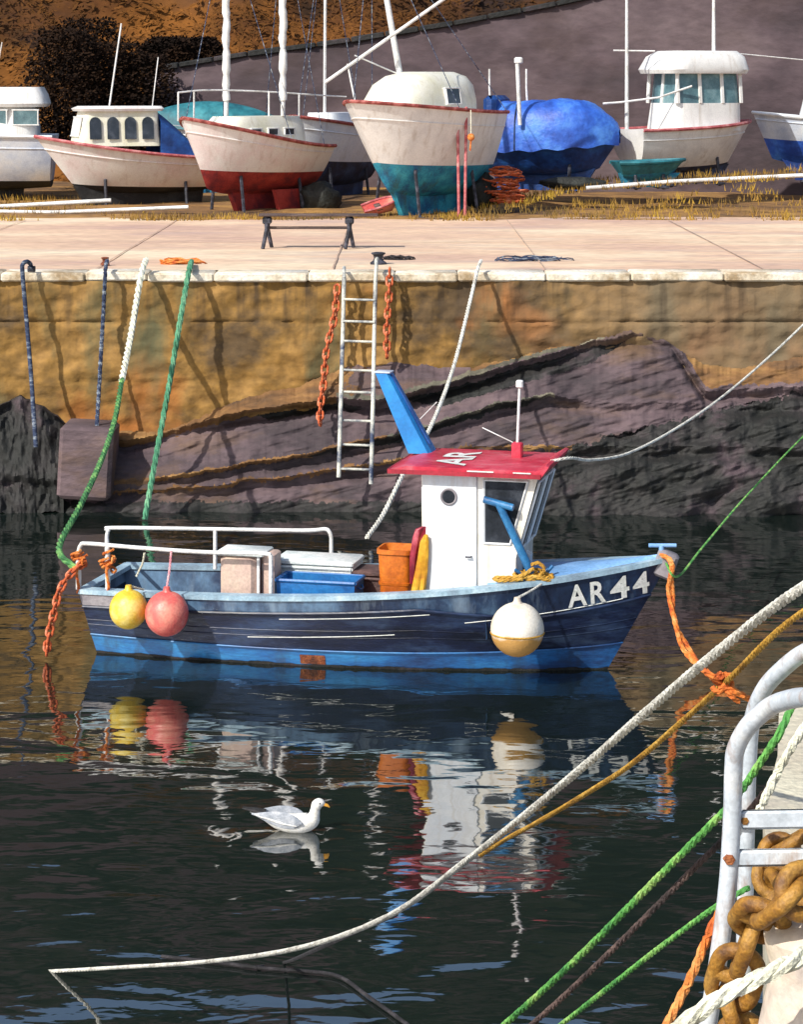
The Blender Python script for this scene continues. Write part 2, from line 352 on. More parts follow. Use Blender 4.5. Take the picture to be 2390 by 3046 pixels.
# ---------------------------------------------------------------- the setting
WY, QZ, QB = 37.0, 3.6, 52.0                          # quay face, quay level, far edge of the pavement
mb = MB(); mb.grid([[(-60, -20, 0), (60, -20, 0)], [(-60, 38, 0), (60, 38, 0)]]); kind(mb.build('water', 'water', smooth=0), 'structure')

def joint(z):                                         # recessed bed joints of the quay wall
    return -.05*max(0, 1-abs(z-2.82)/.035)-.03*max(0, 1-abs(z-1.9)/.03)
rows = []
NX, NZ = 420, 110
for j in range(NZ+1):
    z = lerp(-1, QZ-.12, j/NZ); row = []
    for i in range(NX+1):
        x = lerp(-13, 13, i/NX)
        zz = z+.04*fbm(x*.6, 0, 5)
        d = .11*fbm(x*.8, z*1.1, 1)+.05*fbm(x*3, z*4, 8)+joint(zz)
        row.append((x, WY-d, z))
    rows.append(row)
qw = thing('quay_wall', 'old stained golden brown harbour wall below the sunlit quay', 'wall', (0, 0, 0))
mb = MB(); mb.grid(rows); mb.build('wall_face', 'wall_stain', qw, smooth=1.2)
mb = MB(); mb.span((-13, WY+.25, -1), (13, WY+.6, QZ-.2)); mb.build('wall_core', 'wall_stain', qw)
x = -13.0
first = None
while x < 13:
    L = random.uniform(.95, 1.6); h = random.uniform(-.012, .012)
    mb = MB(); mb.bbox((x+L/2, WY+.28, QZ-.06+h), (L-.012, .72+random.uniform(-.04, .04), .14), .025)
    o = mb.build('coping_stone', 'coping_stone', qw); x += L
mb = MB(); rows = []
for j in range(31):
    y = lerp(WY+.55, QB+.6, j/30)
    rows.append([(lerp(-16, 16, i/80), y, QZ-.004+.012*fbm(lerp(-16, 16, i/80)*.5, y*.5, 2)+.0*y) for i in range(81)])
mb.grid(rows); qp = kind(mb.build('quay_pavement', 'quay_concrete'), 'structure')
for xj in (-8.2, -4.9, -1.1, 2.3, 5.8, 9.0):          # tar-filled joints of the concrete
    mb = MB(); mb.grid([[(xj-.013+.01*fbm(y_*.8, xj), y_, QZ+.016) for y_ in [lerp(WY+.62, QB-.8, j/40) for j in range(41)]], [(xj+.013+.01*fbm(y_*.8, xj+3), y_, QZ+.016) for y_ in [lerp(WY+.62, QB-.8, j/40) for j in range(41)]]]); mb.build('tar_joint', 'tar', qp)
mb = MB(); mb.grid([[(x_, 44.1+.03*fbm(x_*.5, 1)+d_, QZ+.018) for x_ in [lerp(-14, 14, j/60) for j in range(61)]] for d_ in (-.018, .018)]); mb.build('tar_joint', 'tar', qp)

GL = [(-400, 622), (0, 622), (500, 640), (800, 648), (1250, 640), (1450, 612), (1700, 575), (2000, 552), (2390, 533), (2900, 520)]
def gz(X, Y):                                         # boatyard ground: level behind the pavement, banked up to the right
    xp = CX+X*F/54
    z54 = H-(interp(GL, xp)-HY)*54/F
    if Y <= 54: return lerp(QZ, z54, max(0, min(1, (Y-QB+.4)/2.4)))
    return z54+(Y-54)*.02
rows = []
for j in range(71):
    y = lerp(QB-2.6, 72, (j/70)**1.5)
    rows.append([(lerp(-18, 18, i/150), y, gz(lerp(-18, 18, i/300), y)-.075*max(0, min(1, (QB+.4-y)/2.6))-.012+.055*fbm(i*.07, y*.9, 3)+.02*fbm(i*.3, y*3, 3)) for i in range(301)])
mb = MB(); mb.grid(rows); kind(mb.build('boatyard_ground', 'verge_ground'), 'structure')

rows = []                                             # the hillside behind the yard
for j in range(90):
    t = j/89; y = lerp(64, 150, t**1.3); row = []
    for i in range(131):
        X = lerp(-60, 60, i/130)
        row.append((X, y+1.2*fbm(X*.12, t*9, 2), 3.4+(y-64)*.62+1.5*fbm(X*.1, y*.1, 4)*min(1, t*6)+.5*fbm(X*.5, y*.5, 1)))
    rows.append(row)
mb = MB(); mb.grid(rows); kind(mb.build('hill', 'hill_rust'), 'structure')
mb = MB(); mb.grid([[(-300, -300, -1.4), (300, -300, -1.4)], [(-300, 300, -1.4), (300, 300, -1.4)]]); kind(mb.build('ground', 'far_ground', smooth=0), 'structure')

def blades(name, m, n, place, hmin, hmax, wd, lean=.4):
    mb = MB()
    for _ in range(n):
        p = place()
        if p is None: continue
        for q in range(3):
            a = random.uniform(0, 6.28); h = random.uniform(hmin, hmax); d = Vector((math.cos(a), math.sin(a), 0))
            t = Vector((random.uniform(-lean, lean)*h, random.uniform(-lean, lean)*h, h))
            o = p+Vector((random.uniform(-.1, .1), random.uniform(-.1, .1), 0))
            mb.add([o-d*wd, o+d*wd, o+t*.6+d*wd*.6, o+t], [(0, 1, 2, 3)])
    return kind(mb.build(name, m, smooth=0), 'stuff')
def gp():
    X = random.uniform(-11, 11); Y = QB-.9+random.random()**1.4*7
    if fbm(X*.5, Y*.7, 6) < -.15+.35*max(0, QB-Y): return None
    return Vector((X, Y, gz(X, Y)-.02))
blades('grass', 'grass_gold', 5200, gp, .05, .2, .014)
def hp():
    X = random.uniform(-16, 8); Y = 64+random.random()**1.2*26
    return Vector((X, Y, 3.1+(Y-64)*.62+1.5*fbm(X*.1, Y*.1, 4)*min(1, ((Y-64)/86)**.77*6)+.5*fbm(X*.5, Y*.5, 1)))
mb = MB()
for _ in range(42000):                                # low bracken: small fronds lying along the slope
    p = hp(); f_ = .5+.5*fbm(p.x*.3, p.y*.3, 11)
    nrm = Vector((random.gauss(0, .35), -.6+random.gauss(0, .35), .8)).normalized(); a_ = nrm.orthogonal().normalized()
    a_ = Matrix.Rotation(random.uniform(0, 6.28), 3, nrm) @ a_; b_ = nrm.cross(a_); L = random.uniform(.05, .17)*(.6+f_); o_ = p+nrm*random.uniform(.26, .36)
    mb.add([o_-a_*L, o_-b_*L*.3, o_+a_*L, o_+b_*L*.3], [(0, 1, 2, 3)])
kind(mb.build('bracken', 'bracken_rust', smooth=0), 'stuff')

# mauve retaining wall climbing to the right behind the boats
rw = thing('retaining_wall', 'long mauve retaining wall with sloping dark top behind the boats', 'wall')
YR = 62.0
top = [(424, 214), (700, 168), (1000, 128), (1350, 72), (1700, 5), (2390, -150), (3000, -290)]
rows, cap = [], []
N = 150
for i in range(N+1):
    xp = lerp(424, 3000, i/N); yt = interp(top, xp)
    a = px(xp, yt, YR); col = []
    for j in range(25):
        z = lerp(2.5, a.z, j/24)
        col.append((a.x, YR+(z-3.5)*.12-.12*fbm(a.x*.5, z*.8, 3)-.04*fbm(a.x*2, z*3, 1), z))
    rows.append(col); cap.append(col[-1])
mb = MB(); mb.grid(rows); mb.add([(c[0], c[1]+3, c[2]) for c in cap]+list(cap), [(i, i+1, N+2+i, N+1+i) for i in range(N)])
e = rows[0]; mb.add(list(e)+[(p[0], p[1]+4, p[2]) for p in e], [(i, i+1, i+26, i+25) for i in range(24)])
mb.build('wall_face', 'mauve_wall', rw, smooth=1.2)
for i in range(0, N, 6):                              # rough coping stones on top of it
    seg = [Vector(c) for c in cap[i:i+7]]
    if len(seg) < 2: continue
    a, b = seg[0], seg[-1]; d = b-a; ang = math.atan2(d.z, d.x)
    mb = MB(); mb.bbox((a+b)/2+Vector((0, .12, .03)), (d.length-.03, .5, .16+random.uniform(-.02, .03)), .03, Matrix.Rotation(-ang, 3, 'Y'))
    mb.build('coping_stone', 'weed_and_shade_rock', rw)

# dark bushes added in place of hill shade by the retaining wall
def shade_bush(c, r, hgt, label):
    t = thing('shade_bush', label, 'shade_bush', c, 0, 'dark bushes added for hill shade')
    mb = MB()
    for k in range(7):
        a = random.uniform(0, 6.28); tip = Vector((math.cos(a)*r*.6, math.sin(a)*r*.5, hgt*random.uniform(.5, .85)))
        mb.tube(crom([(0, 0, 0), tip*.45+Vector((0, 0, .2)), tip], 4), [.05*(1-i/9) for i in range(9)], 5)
    mb.build('stem', 'shade_bush_dark', t)
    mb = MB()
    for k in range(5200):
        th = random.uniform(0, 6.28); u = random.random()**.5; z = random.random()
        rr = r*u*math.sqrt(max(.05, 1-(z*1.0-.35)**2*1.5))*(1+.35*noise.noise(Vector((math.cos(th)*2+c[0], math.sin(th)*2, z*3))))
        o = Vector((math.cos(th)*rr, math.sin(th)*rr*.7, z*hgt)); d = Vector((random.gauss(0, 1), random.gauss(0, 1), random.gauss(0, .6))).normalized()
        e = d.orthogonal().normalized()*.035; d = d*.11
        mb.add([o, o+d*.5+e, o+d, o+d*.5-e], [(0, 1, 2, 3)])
    kind(mb.build('foliage', 'shade_bush_dark', t, smooth=0), 'stuff')
shade_bush(px(190, 470, 60.5), 1.15, 3.3, 'dark shrub added for hill shade behind the white cabin cruiser and the launch')
shade_bush(px(330, 470, 61.2), 1.2, 3.0, 'dark shrub added for hill shade behind the arched cabin of the launch')
shade_bush(px(500, 200, 64.2), .8, .8, 'low dark shrub added for shade over the retaining wall top near its end')
shade_bush(px(590, 190, 64.6), .7, .7, 'low dark shrub added for shade above the retaining wall beside the ketch mast')
shade_bush(px(265, 470, 62.4), 1.3, 3.7, 'tallest dark shrub added for hill shade behind the launch, rearmost in the hollow')
shade_bush(px(420, 470, 61.4), 1.0, 2.7, 'dark shrub added for hill shade at the end of the mauve retaining wall')

# slanting rock ledges at the foot of the quay wall
ro = thing('rock_outcrop', 'slanting mauve and brown rock ledges at the foot of the harbour wall', 'rock')
def ledge(topl, botl, out0, out1, m, seed, rough=.1, n=90, k=14):
    rows = []
    x0, x1 = topl[0][0], topl[-1][0]
    for i in range(n+1):
        xp = lerp(x0, x1, i/n); a, b = interp(topl, xp), interp(botl, xp)
        endt = min(1, i/4, (n-i)/4)
        a += 9*fbm(xp*.012, seed, 1)+4*fbm(xp*.05, seed, 2); b += 12*fbm(xp*.01, seed, 5)+6*fbm(xp*.05, seed, 7)
        tp = px(xp, a, WY); col = [(tp.x, WY+.15, tp.z+.02), (tp.x, WY-out0*endt*.55, tp.z+.01)]
        for j in range(k+1):
            v = j/k; o = lerp(out0, out1, v)*endt
            o += (rough*fbm(xp*.012, v*2.5+seed, seed)+rough*.5*fbm(xp*.04, v*7, seed+3))*endt
            o -= .12*endt*max(0, math.sin(v*9+fbm(xp*.004, seed)*4)-.82)/.18
            q = px(xp, lerp(a, b, v), WY-max(.0, o)); col.append(tuple(q))
        q = col[-1]; col.append((q[0], WY+.15, q[2]+.05)); rows.append(col)
    mb = MB(); mb.grid(rows); return mb.build('rock_ledge', m, ro, smooth=.6)
TOP = [(-80, 1400), (150, 1380), (200, 1290), (360, 1285), (520, 1275), (700, 1190), (900, 1140), (1020, 1096), (1180, 1066), (1300, 1092), (1420, 1090), (1600, 1045), (1880, 985), (1980, 1010), (2100, 1085), (2200, 1095), (2390, 1060), (2700, 1050)]
LA = [(380, 1312), (700, 1228), (1000, 1182), (1130, 1192), (1300, 1148), (1500, 1090), (1700, 1034), (1880, 990), (2000, 1010), (2100, 1165), (2390, 1150), (2700, 1140)]
LB = [(420, 1432), (900, 1352), (1250, 1275), (1500, 1196), (1640, 1175), (1760, 1200)]
LC = [(100, 1470), (560, 1452), (900, 1412), (1150, 1372), (1400, 1330)]
LD = [(1300, 1540), (1400, 1440), (1640, 1352), (1850, 1290), (2100, 1222), (2390, 1166), (2700, 1130)]
def lip(d, amp, back=46., cut=.12):
    if d < 0: return amp*math.exp(d/back)
    return amp*max(0, 1-d/9)-cut*math.exp(-((d-24)/17)**2)
def fade(x, a, b, f=90): return max(0, min(1, (x-a)/f, (b-x)/f))
C0, C1, NC, NR = -80, 2640, 1150, 220
ys_ = [lerp(955, 1548, j/NR) for j in range(NR+1)]
vv, mats_ = [], []
for i in range(NC+1):
    xp = lerp(C0, C1, i/NC)
    tp_ = interp(TOP, xp)+10*fbm(xp*.012, 3, 1)+4*fbm(xp*.06, 3, 2)
    la = interp(LA, xp)+7*fbm(xp*.01, 1, 4)+3*fbm(xp*.05, 1, 5); lb = interp(LB, xp)+7*fbm(xp*.01, 2, 4)+3*fbm(xp*.05, 2, 5)
    lc = interp(LC, xp)+7*fbm(xp*.01, 5, 4); ld_ = interp(LD, xp)+24*fbm(xp*.006, 8, 4)+8*fbm(xp*.04, 8, 4)
    for y in ys_:
        u = (y-tp_)/(1530-tp_)
        if u < -.0: o = -.35
        else:
            o = .10+.8*u**.85
            o += lip(y-la, .34*fade(xp, 360, 1960, 330), 40, .2)+lip(y-lb, .2*fade(xp, 420, 1720), 36)+lip(y-lc, .16*fade(xp, 120, 1380), 30)
            X = (xp-CX)*WY/F; Z = (H-(y-HY)*WY/F)-.27*X
            o += .10*noise.fractal(Vector((X*.55, Z*1.6, 3)), 1, 2, 3)+.055*noise.fractal(Vector((X*1.1, Z*7, 5)), 1, 2, 3)+.03*noise.fractal(Vector((X*4, Z*5, 9)), 1, 2, 2)
            if y > ld_: o += .18*noise.fractal(Vector((X*1.3, Z*2.2, 7)), 1, 2, 4)+.25*min(1, (y-ld_)/120)
            o *= min(1, u*12+.25)
        vv.append(px(xp, y, WY-o))
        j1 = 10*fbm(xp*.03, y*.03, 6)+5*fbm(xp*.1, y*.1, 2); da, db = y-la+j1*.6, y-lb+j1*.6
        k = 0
        if y+j1*1.6 > ld_ and xp > 1320: k = 3  # rock below this curve is set darker
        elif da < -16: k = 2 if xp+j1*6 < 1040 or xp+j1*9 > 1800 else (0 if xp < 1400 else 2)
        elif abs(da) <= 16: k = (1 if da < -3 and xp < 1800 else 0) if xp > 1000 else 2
        elif 8 < da < 58*fade(xp, 1180, 1880, 120)+30*fade(xp, 740, 1110, 60)+6: k = 3  # shade under the main ledge painted into the rock colour
        elif 2 < db < 20*fade(xp, 900, 1640): k = 3  # painted shade again under the second ledge
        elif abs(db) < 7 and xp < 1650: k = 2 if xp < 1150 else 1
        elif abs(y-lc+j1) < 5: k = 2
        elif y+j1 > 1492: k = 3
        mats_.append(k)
ff, fm = [], []
for i in range(NC):
    for j in range(NR):
        a = i*(NR+1)+j
        if max(vv[q].y for q in (a, a+1, a+NR+1, a+NR+2)) > WY+.34: continue
        ff.append((a, a+1, a+NR+2, a+NR+1)); fm.append(mats_[a])
mb = MB(); mb.add(vv, ff); o = mb.build('rock_face', 'mauve_rock', ro, smooth=1.0)
for m_ in ('grey_green_rock', 'brown_rock', 'weed_and_shade_rock'): o.data.materials.append(MATS[m_])
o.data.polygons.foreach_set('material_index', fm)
ledge([(-60, 1230), (60, 1180), (130, 1215), (200, 1262)], [(-60, 1520), (60, 1530), (130, 1530), (200, 1530)], .5, 1.0, 'weed_and_shade_rock', 2.9, .12, 90, 40)  # slab coloured near black in place of a shaded fissure
mb = MB(); c = px(255, 1375, WY-1.0); mb.bbox(c+Vector((0, .3, 0)), (.82, .9, 1.12), .06, Matrix.Rotation(R(3), 3, 'Y')); mb.build('rock_block', 'mauve_rock', ro)

# ---------------------------------------------------------------- the blue fishing boat
BO, BT = Vector((-3.54, 27.86, 0)), R(-13.7)
CT, ST = math.cos(BT), math.sin(BT)
def Lp(x, y, ly):                                     # photo point -> boat coordinates on the plane y = ly
    ux, uz = (x-CX)/F, -(y-HY)/F
    d = (ly-ST*BO.x+CT*BO.y)/(-ST*ux+CT)
    X, Y = ux*d-BO.x, d-BO.y
    return Vector((CT*X+ST*Y, -ST*X+CT*Y, H+uz*d))
def Bw(p): p = Vector(p); return Vector((CT*p.x-ST*p.y, ST*p.x+CT*p.y, p.z))+BO
boat = thing('fishing_boat', 'dark blue fishing boat with white wheelhouse and red roof afloat by the wall', 'boat', BO, BT)

def hull_fn(L, B, zs, zk, sw, rake, trake, em, eb, tm=.42):
    def P(t, z, s=1, out=0.):
        a, b = zk(t), zs(t); v = max(0, min(1, (z-a)/(b-a)))
        if t < tm: sh = sw+(1-sw)*math.sin(math.pi/2*t/tm)
        else:
            u = (t-tm)/(1-tm); sh = max(0, 1-u**2.3)**.85
        y = B/2*sh*(v**lerp(em, eb, t*t) if v > 0 else 0)
        return Vector((t*L-rake*(1-v)*t**4+trake*(1-v)*(1-t)**4, s*(y+out), z))
    return P
def band(P, z0, z1, n=40, k=5, transom=True):
    mb = MB()
    for s in (-1, 1):
        mb.grid([[P(i/n, lerp(z0(i/n), z1(i/n), j/k), s) for j in range(k+1)] for i in range(n+1)])
    if transom: mb.grid([[P(0, lerp(z0(0), z1(0), j/k), -1) for j in range(k+1)], [P(0, lerp(z0(0), z1(0), j/k), 1) for j in range(k+1)]])
    return mb
def strake(P, zf, r, n=40, out=.01, both=True):
    mb = MB()
    for s in (-1, 1) if both else (-1,):
        mb.tube([P(i/n, zf(i/n), s, out) for i in range(n+1)], r, 6)
    return mb

def zsA(t): return .72+.1*t+.45*t**2.6
def zkA(t): return -.5
PA = hull_fn(6.74, 1.8, zsA, zkA, .86, .99, .3, .2, .85)
band(PA, lambda t: -.5, lambda t: .17+.13*t**3+.05*(1-t)**3, 60).build('painted_bottom', 'hull_blue', boat)
def spl(t): return zsA(t)-.17-.24*max(0, min(1, (t-.6)/.2))
band(PA, lambda t: .17+.13*t**3+.05*(1-t)**3, spl, 60).build('hull', 'hull_navy', boat)
band(PA, spl, lambda t: zsA(t), 60).build('sheer_plank', 'hull_strake', boat)
strake(PA, spl, .018, 60).build('rubbing_strake', 'hull_navy', boat)
strake(PA, lambda t: .178+.13*t**3+.05*(1-t)**3, .01, 60).build('water_line_moulding', 'hull_blue', boat)
MB_ = lambda f: strake(PA, f, .005, 60, .001)
for q in (.34, .52):
    MB_(lambda t, q=q: lerp(.19+.13*t**3+.05*(1-t)**3, spl(t), q)).build('plank_edge', 'hull_navy', boat)
def weedz(t): return .028+.018*fbm(t*14, 2)+.012*fbm(t*50, 5)
mb = MB()
for s_ in (-1, 1): mb.grid([[PA(i/160, z, s_, .004) for z in (-.3, 0, weedz(i/160))] for i in range(161)])
mb.grid([[PA(0, z, s_)+Vector((-.004, 0, 0)) for z in (-.3, 0, .03)] for s_ in (-1, 1)]); mb.build('weed_line', 'weed_and_shade_rock', boat)
mb = MB()                                             # thin white lines along the side
for a, b, z in ((.36, .62, lambda t: zsA(t)-.235), (.3, .56, lambda t: zsA(t)-.45), (.68, .95, lambda t: zsA(t)-.37)):
    mb.tube([PA(lerp(a, b, i/24), z(lerp(a, b, i/24)), -1, .004) for i in range(25)], .005, 4)
mb.build('painted_line', 'lettering_white', boat)
mb = MB()                                             # capping rail
n = 60
for s in (-1, 1):
    rows = []
    for i in range(n+1):
        t = i/n; p = PA(t, zsA(t), s); q = .035
        w_ = min(.13, abs(p.y)*.9)
        rows.append([p+Vector((0, s*.02, -.02)), p+Vector((0, s*.025, q)), p+Vector((0, -s*w_, q)), p+Vector((0, -s*w_, -.02))])
    mb.grid(rows, True)
a, b = PA(0, zsA(0), -1), PA(0, zsA(0), 1)
mb.span((a.x-.02, a.y, a.z-.02), (a.x+.1, b.y, a.z+.033))
mb.build('gunwale', 'gunwale_grey', boat)
mb = MB()                                             # inside of the bulwarks and deck
for s in (-1, 1):
    mb.grid([[PA(t, zsA(t)-.02, s)+Vector((0, -s*.1, 0)), PA(t, .38, s)+Vector((0, -s*.1, 0))] for t in [i/40*.72 for i in range(41)]])
mb.build('bulwark', 'hull_strake', boat)
mb = MB(); mb.grid([[PA(t, .4, s)+Vector((0, -s*.08, 0)) for s in (-1, 1)] for t in [i/40*.74+.01 for i in range(41)]]); mb.build('deck', 'deck_brown', boat)
mb = MB(); rows = []
for i in range(31):
    t = lerp(.71, .985, i/30); p = PA(t, zsA(t), 1); hw = max(.002, p.y-.1)
    rows.append([Vector((p.x-.02, lerp(-hw, hw, j/8), zsA(t)+.02+.05*(1-(j/4-1)**2))) for j in range(9)])
mb.grid(rows)
mb.grid([[Vector((rows[0][j].x, rows[0][j].y, z)) for j in range(9)] for z in (.4, rows[0][4].z-.045)])
mb.build('foredeck', 'foredeck_blue', boat)
# stem head fitting and bow cleat
p = PA(1, zsA(1), 1)
mb = MB(); mb.bbox(p+Vector((-.06, 0, -.06)), (.24, .17, .3), .03, Matrix.Rotation(R(20), 3, 'Y')); mb.build('stem_head', 'gunwale_stone', boat)
mb = MB(); mb.tube([p+Vector((-.1, -.02, .06)), p+Vector((-.1, -.02, .15))], .03); mb.tube([p+Vector((-.24, -.05, .15)), p+Vector((.06, .02, .15))], .022); mb.build('bow_cleat', 'foredeck_blue', boat)
# mud-coloured patch and quarter plating
mb = MB()
t0 = .39
mb.grid([[PA(t0+.045*i/4, z, -1, .006) for z in (.03, .09, .14)] for i in range(5)]); mb.build('rust_patch', 'rust', boat)
mb = MB(); mb.grid([[PA(i/10*.12, zsA(i/10*.12)-.15*j/2, -1, .006) for j in range(3)] for i in range(11)])
mb.grid([[PA(0, zsA(0)-.15*j/2, s, .006)+Vector((-.005, 0, 0)) for j in range(3)] for s in (-1, 1)]); mb.build('quarter_plate', 'gunwale_stone', boat)
# registration letters mapped onto the bow plank
for ch, xl, yb, xr in (('A', 1689, 1784, 1747), ('R', 1753, 1774, 1800), ('4', 1808, 1764, 1866), ('4', 1872, 1752, 1922)):
    v, f = text_mesh(ch, .36)
    p0, p1 = Lp(xl, yb, -.5), Lp(xr, yb, -.4); w0, w1 = min(q.x for q in v), max(q.x for q in v)
    pts = []
    for q in v:
        t = lerp(p0.x, p1.x, (q.x-w0)/(w1-w0)); t /= 6.74
        z = zsA(t)-.325+q.y
        for _ in range(3):                            # step back along the raked, flared bow
            dx = PA(t, z, -1).x-t*6.74; t = (lerp(p0.x, p1.x, (q.x-w0)/(w1-w0))-dx)/6.74
        pts.append(PA(min(t, .998), z, -1, .016))
    MB().add(pts, f).build('letter' if ch in 'AR' else 'digit', 'lettering_white', boat, smooth=0)

# wheelhouse
wx0, wx1, wy = 4.02, 5.06, .52
mb = MB(); mb.prism([(wx0, .4), (wx1, .4), (wx1+.02, 1.3), (wx1+.28, 2.24), (wx0-.02, 2.24)], -wy, wy)
wh = mb.build('wheelhouse', 'house_cream', boat, smooth=.3)
mb = MB(); mb.bbox(((wx0+4.64)/2, -wy-.012, 1.32), (4.64-wx0, .03, 1.8), .008); dr = mb.build('wheelhouse_door', 'house_white', boat); dr['label'] = 'bluish white door panel with round window'
pc = Lp(1336, 1478, -wy-.03)
def ring(mb, c, r, tr, ax='y', n=28):
    mb.tube([c+Vector((r*math.cos(2*math.pi*k/n), 0, r*math.sin(2*math.pi*k/n))) for k in range(n+1)], tr, 6, False); return mb
ring(MB(), pc, .085, .014).build('porthole_rim', 'gunwale_stone', dr)
mb = MB(); mb.tube([pc+Vector((0, .006, 0)), pc+Vector((0, -.004, 0))], .082, 24); mb.build('porthole_glass', 'glass_dark', dr)
mb = MB(); mb.tube([(4.58, -wy-.03, 1.3), (4.58, -wy-.065, 1.3), (4.52, -wy-.065, 1.3)], .01); mb.build('handle', 'dark_iron', dr)
def quad_window(pts, m='glass_dark', fr=.03, parent=wh, nrm=Vector((0, -1, 0)), frm='house_white'):
    pts = [Vector(p) for p in pts]; c = sum(pts, Vector())/4
    g = MB(); g.add([p+nrm*.004 for p in pts], [(0, 1, 2, 3)]); fo = MB()
    for a, b in zip(pts, pts[1:]+pts[:1]):
        fo.tube([a+nrm*.008, b+nrm*.008], fr*.5, 4)
    w_ = g.build('window', m, parent, smooth=0); fo.build('window_frame', frm, w_, smooth=.3); return w_
quad_window([(4.72, -wy, 1.45), (5.02, -wy, 1.45), (5.22, -wy, 2.16), (4.72, -wy, 2.16)])
fd = Vector((.28, 0, .94)).normalized(); fn = Vector((.94, 0, -.28)).normalized()
def fw(y, s): return Vector((wx1+.02, y, 1.3))+fd*s
for y0, y1 in ((-.48, -.03), (.03, .48)):
    quad_window([fw(y0, .08), fw(y1, .08), fw(y1, .88), fw(y0, .88)], nrm=fn)
quad_window([(wx0-.012, -.3, 1.5), (wx0-.012, .3, 1.5), (wx0-.02, .3, 2.1), (wx0-.02, -.3, 2.1)], nrm=Vector((-1, 0, 0)))
mb = MB(); mb.prism([(wx1+.005, .4), (wx1+.03, .4), (wx1+.1, 1.25), (wx1+.04, 1.28)], -.08, .08); mb.build('front_bracket', 'house_white', wh)
# roof: tray with sloping aft end and raised visor
rx0, rx1, ry = 3.66, 5.44, .68
def roof_poly(k): return [(rx0, 2.235), (rx1-.06, 2.235), (rx1, 2.3+k), (rx1-.05, 2.305+k), (rx1-.12, 2.3), (rx0+.16, 2.3), (rx0+.01, 2.262)]
mb = MB()
prof = [(rx0, 2.235), (rx1-.04, 2.235), (rx1+.04, 2.36), (rx1+.01, 2.375), (rx1-.1, 2.31), (rx0+.2, 2.315), (rx0+.02, 2.27)]
n = len(prof); ys = [-ry, -ry+.07, 0, ry-.07, ry]; lift = [-.012, .0, .0, .0, -.012]
rows = [[Vector((x, y, z+(l if z > 2.25 else 0))) for x, z in prof] for y, l in zip(ys, lift)]
mb.grid(rows, True); mb.f.append(tuple(range(n))); mb.f.append(tuple(range(5*n-1, 4*n-1, -1)))
rf = mb.build('roof', 'roof_red', boat, smooth=.5)
mb = MB(); mb.span((rx0-.01, -ry-.014, 2.215), (rx1-.05, -ry+.02, 2.262)); mb.span((rx0-.01, ry-.02, 2.215), (rx1-.05, ry+.014, 2.262)); mb.span((rx0-.02, -ry+.02, 2.215), (rx0+.02, ry-.02, 2.262))
mb.build('roof_edge', 'roof_red_dark', rf)
for xa, xb in ((.9, 1.2), (1.42, 1.62)): MB().span((rx0+xa, -ry-.012, 2.268), (rx0+xb, -ry+.02, 2.281)).build('edge_trim', 'lettering_white', rf)
v, f = text_mesh('AR', .56)
wv = max(q.x for q in v)
pts = [Vector((rx0+.72-q.y*.92, -ry+.1+q.x/wv*.98, 0)) for q in v]
def roofz(y): return interp(list(zip(ys, [2.314+l for l in lift])), y)
MB().add([Vector((p.x+.12, p.y, 2.322)) for p in pts], f).build('lettering', 'lettering_white', rf, smooth=0)
# raked blue funnel plate
b0, b1, t0_, t1_ = Lp(1215, 1322, .34), Lp(1279, 1322, .34), Lp(1122, 1107, .34), Lp(1163, 1107, .34)
mb = MB(); rows = []
u0 = (2.3-b0.z)/(t0_.z-b0.z)
for k in range(9):
    u = lerp(u0, 1, k/8); a = b0.lerp(t0_, u); b = b1.lerp(t1_, u); hy = lerp(.15, .09, k/8); zc = (a.z+b.z)/2
    rows.append([Vector((a.x, .34-hy, zc)), Vector((b.x-.03, .34-hy, zc)), Vector((b.x, .34-hy*.5, zc)), Vector((b.x, .34+hy, zc)), Vector((a.x, .34+hy, zc))])
mb.grid(rows, True); mb.f.append((44, 43, 42, 41, 40)); fu = mb.build('funnel', 'funnel_blue', boat, smooth=.3)
mb = MB(); c = (t0_+t1_)/2; mb.bbox(c+Vector((0, 0, .006)), ((t1_-t0_).length+.03, .2, .02), .006); mb.build('funnel_cap', 'pale_blue_white', fu)
mb = MB(); mb.tube([b1+Vector((.015, -.07, .02)), t1_+Vector((.015, -.045, -.02))], .013, 6); mb.build('funnel_strip', 'dark_blue_tarp', fu)
# aerial
a = Lp(1540, 1316, .2); t = Lp(1547, 1150, .2)
mb = MB(); mb.bbox((a.x, .2, 2.38), (.12, .12, .2), .015); ab = mb.build('aerial_base', 'roof_red', boat)
mb = MB(); mb.tube([(a.x, .2, 2.42), t], .017); mb.bbox(t+Vector((0, 0, .03)), (.08, .07, .09), .012); mb.build('aerial', 'mast_white', boat)
for p, q in (((1530, 1312), (1435, 1270)), ((1250, 1248), (1310, 1190))):
    pass
# stay wires of the wheelhouse top
MB().tube([Lp(1527, 1316, .2), Lp(1436, 1272, .5)], .006, 5).build('stay_wire', 'mast_white', boat); MB().tube([Lp(1250, 1247, .34), Lp(1300, 1196, .5)], .007, 5).build('stay_wire', 'mast_white', boat)
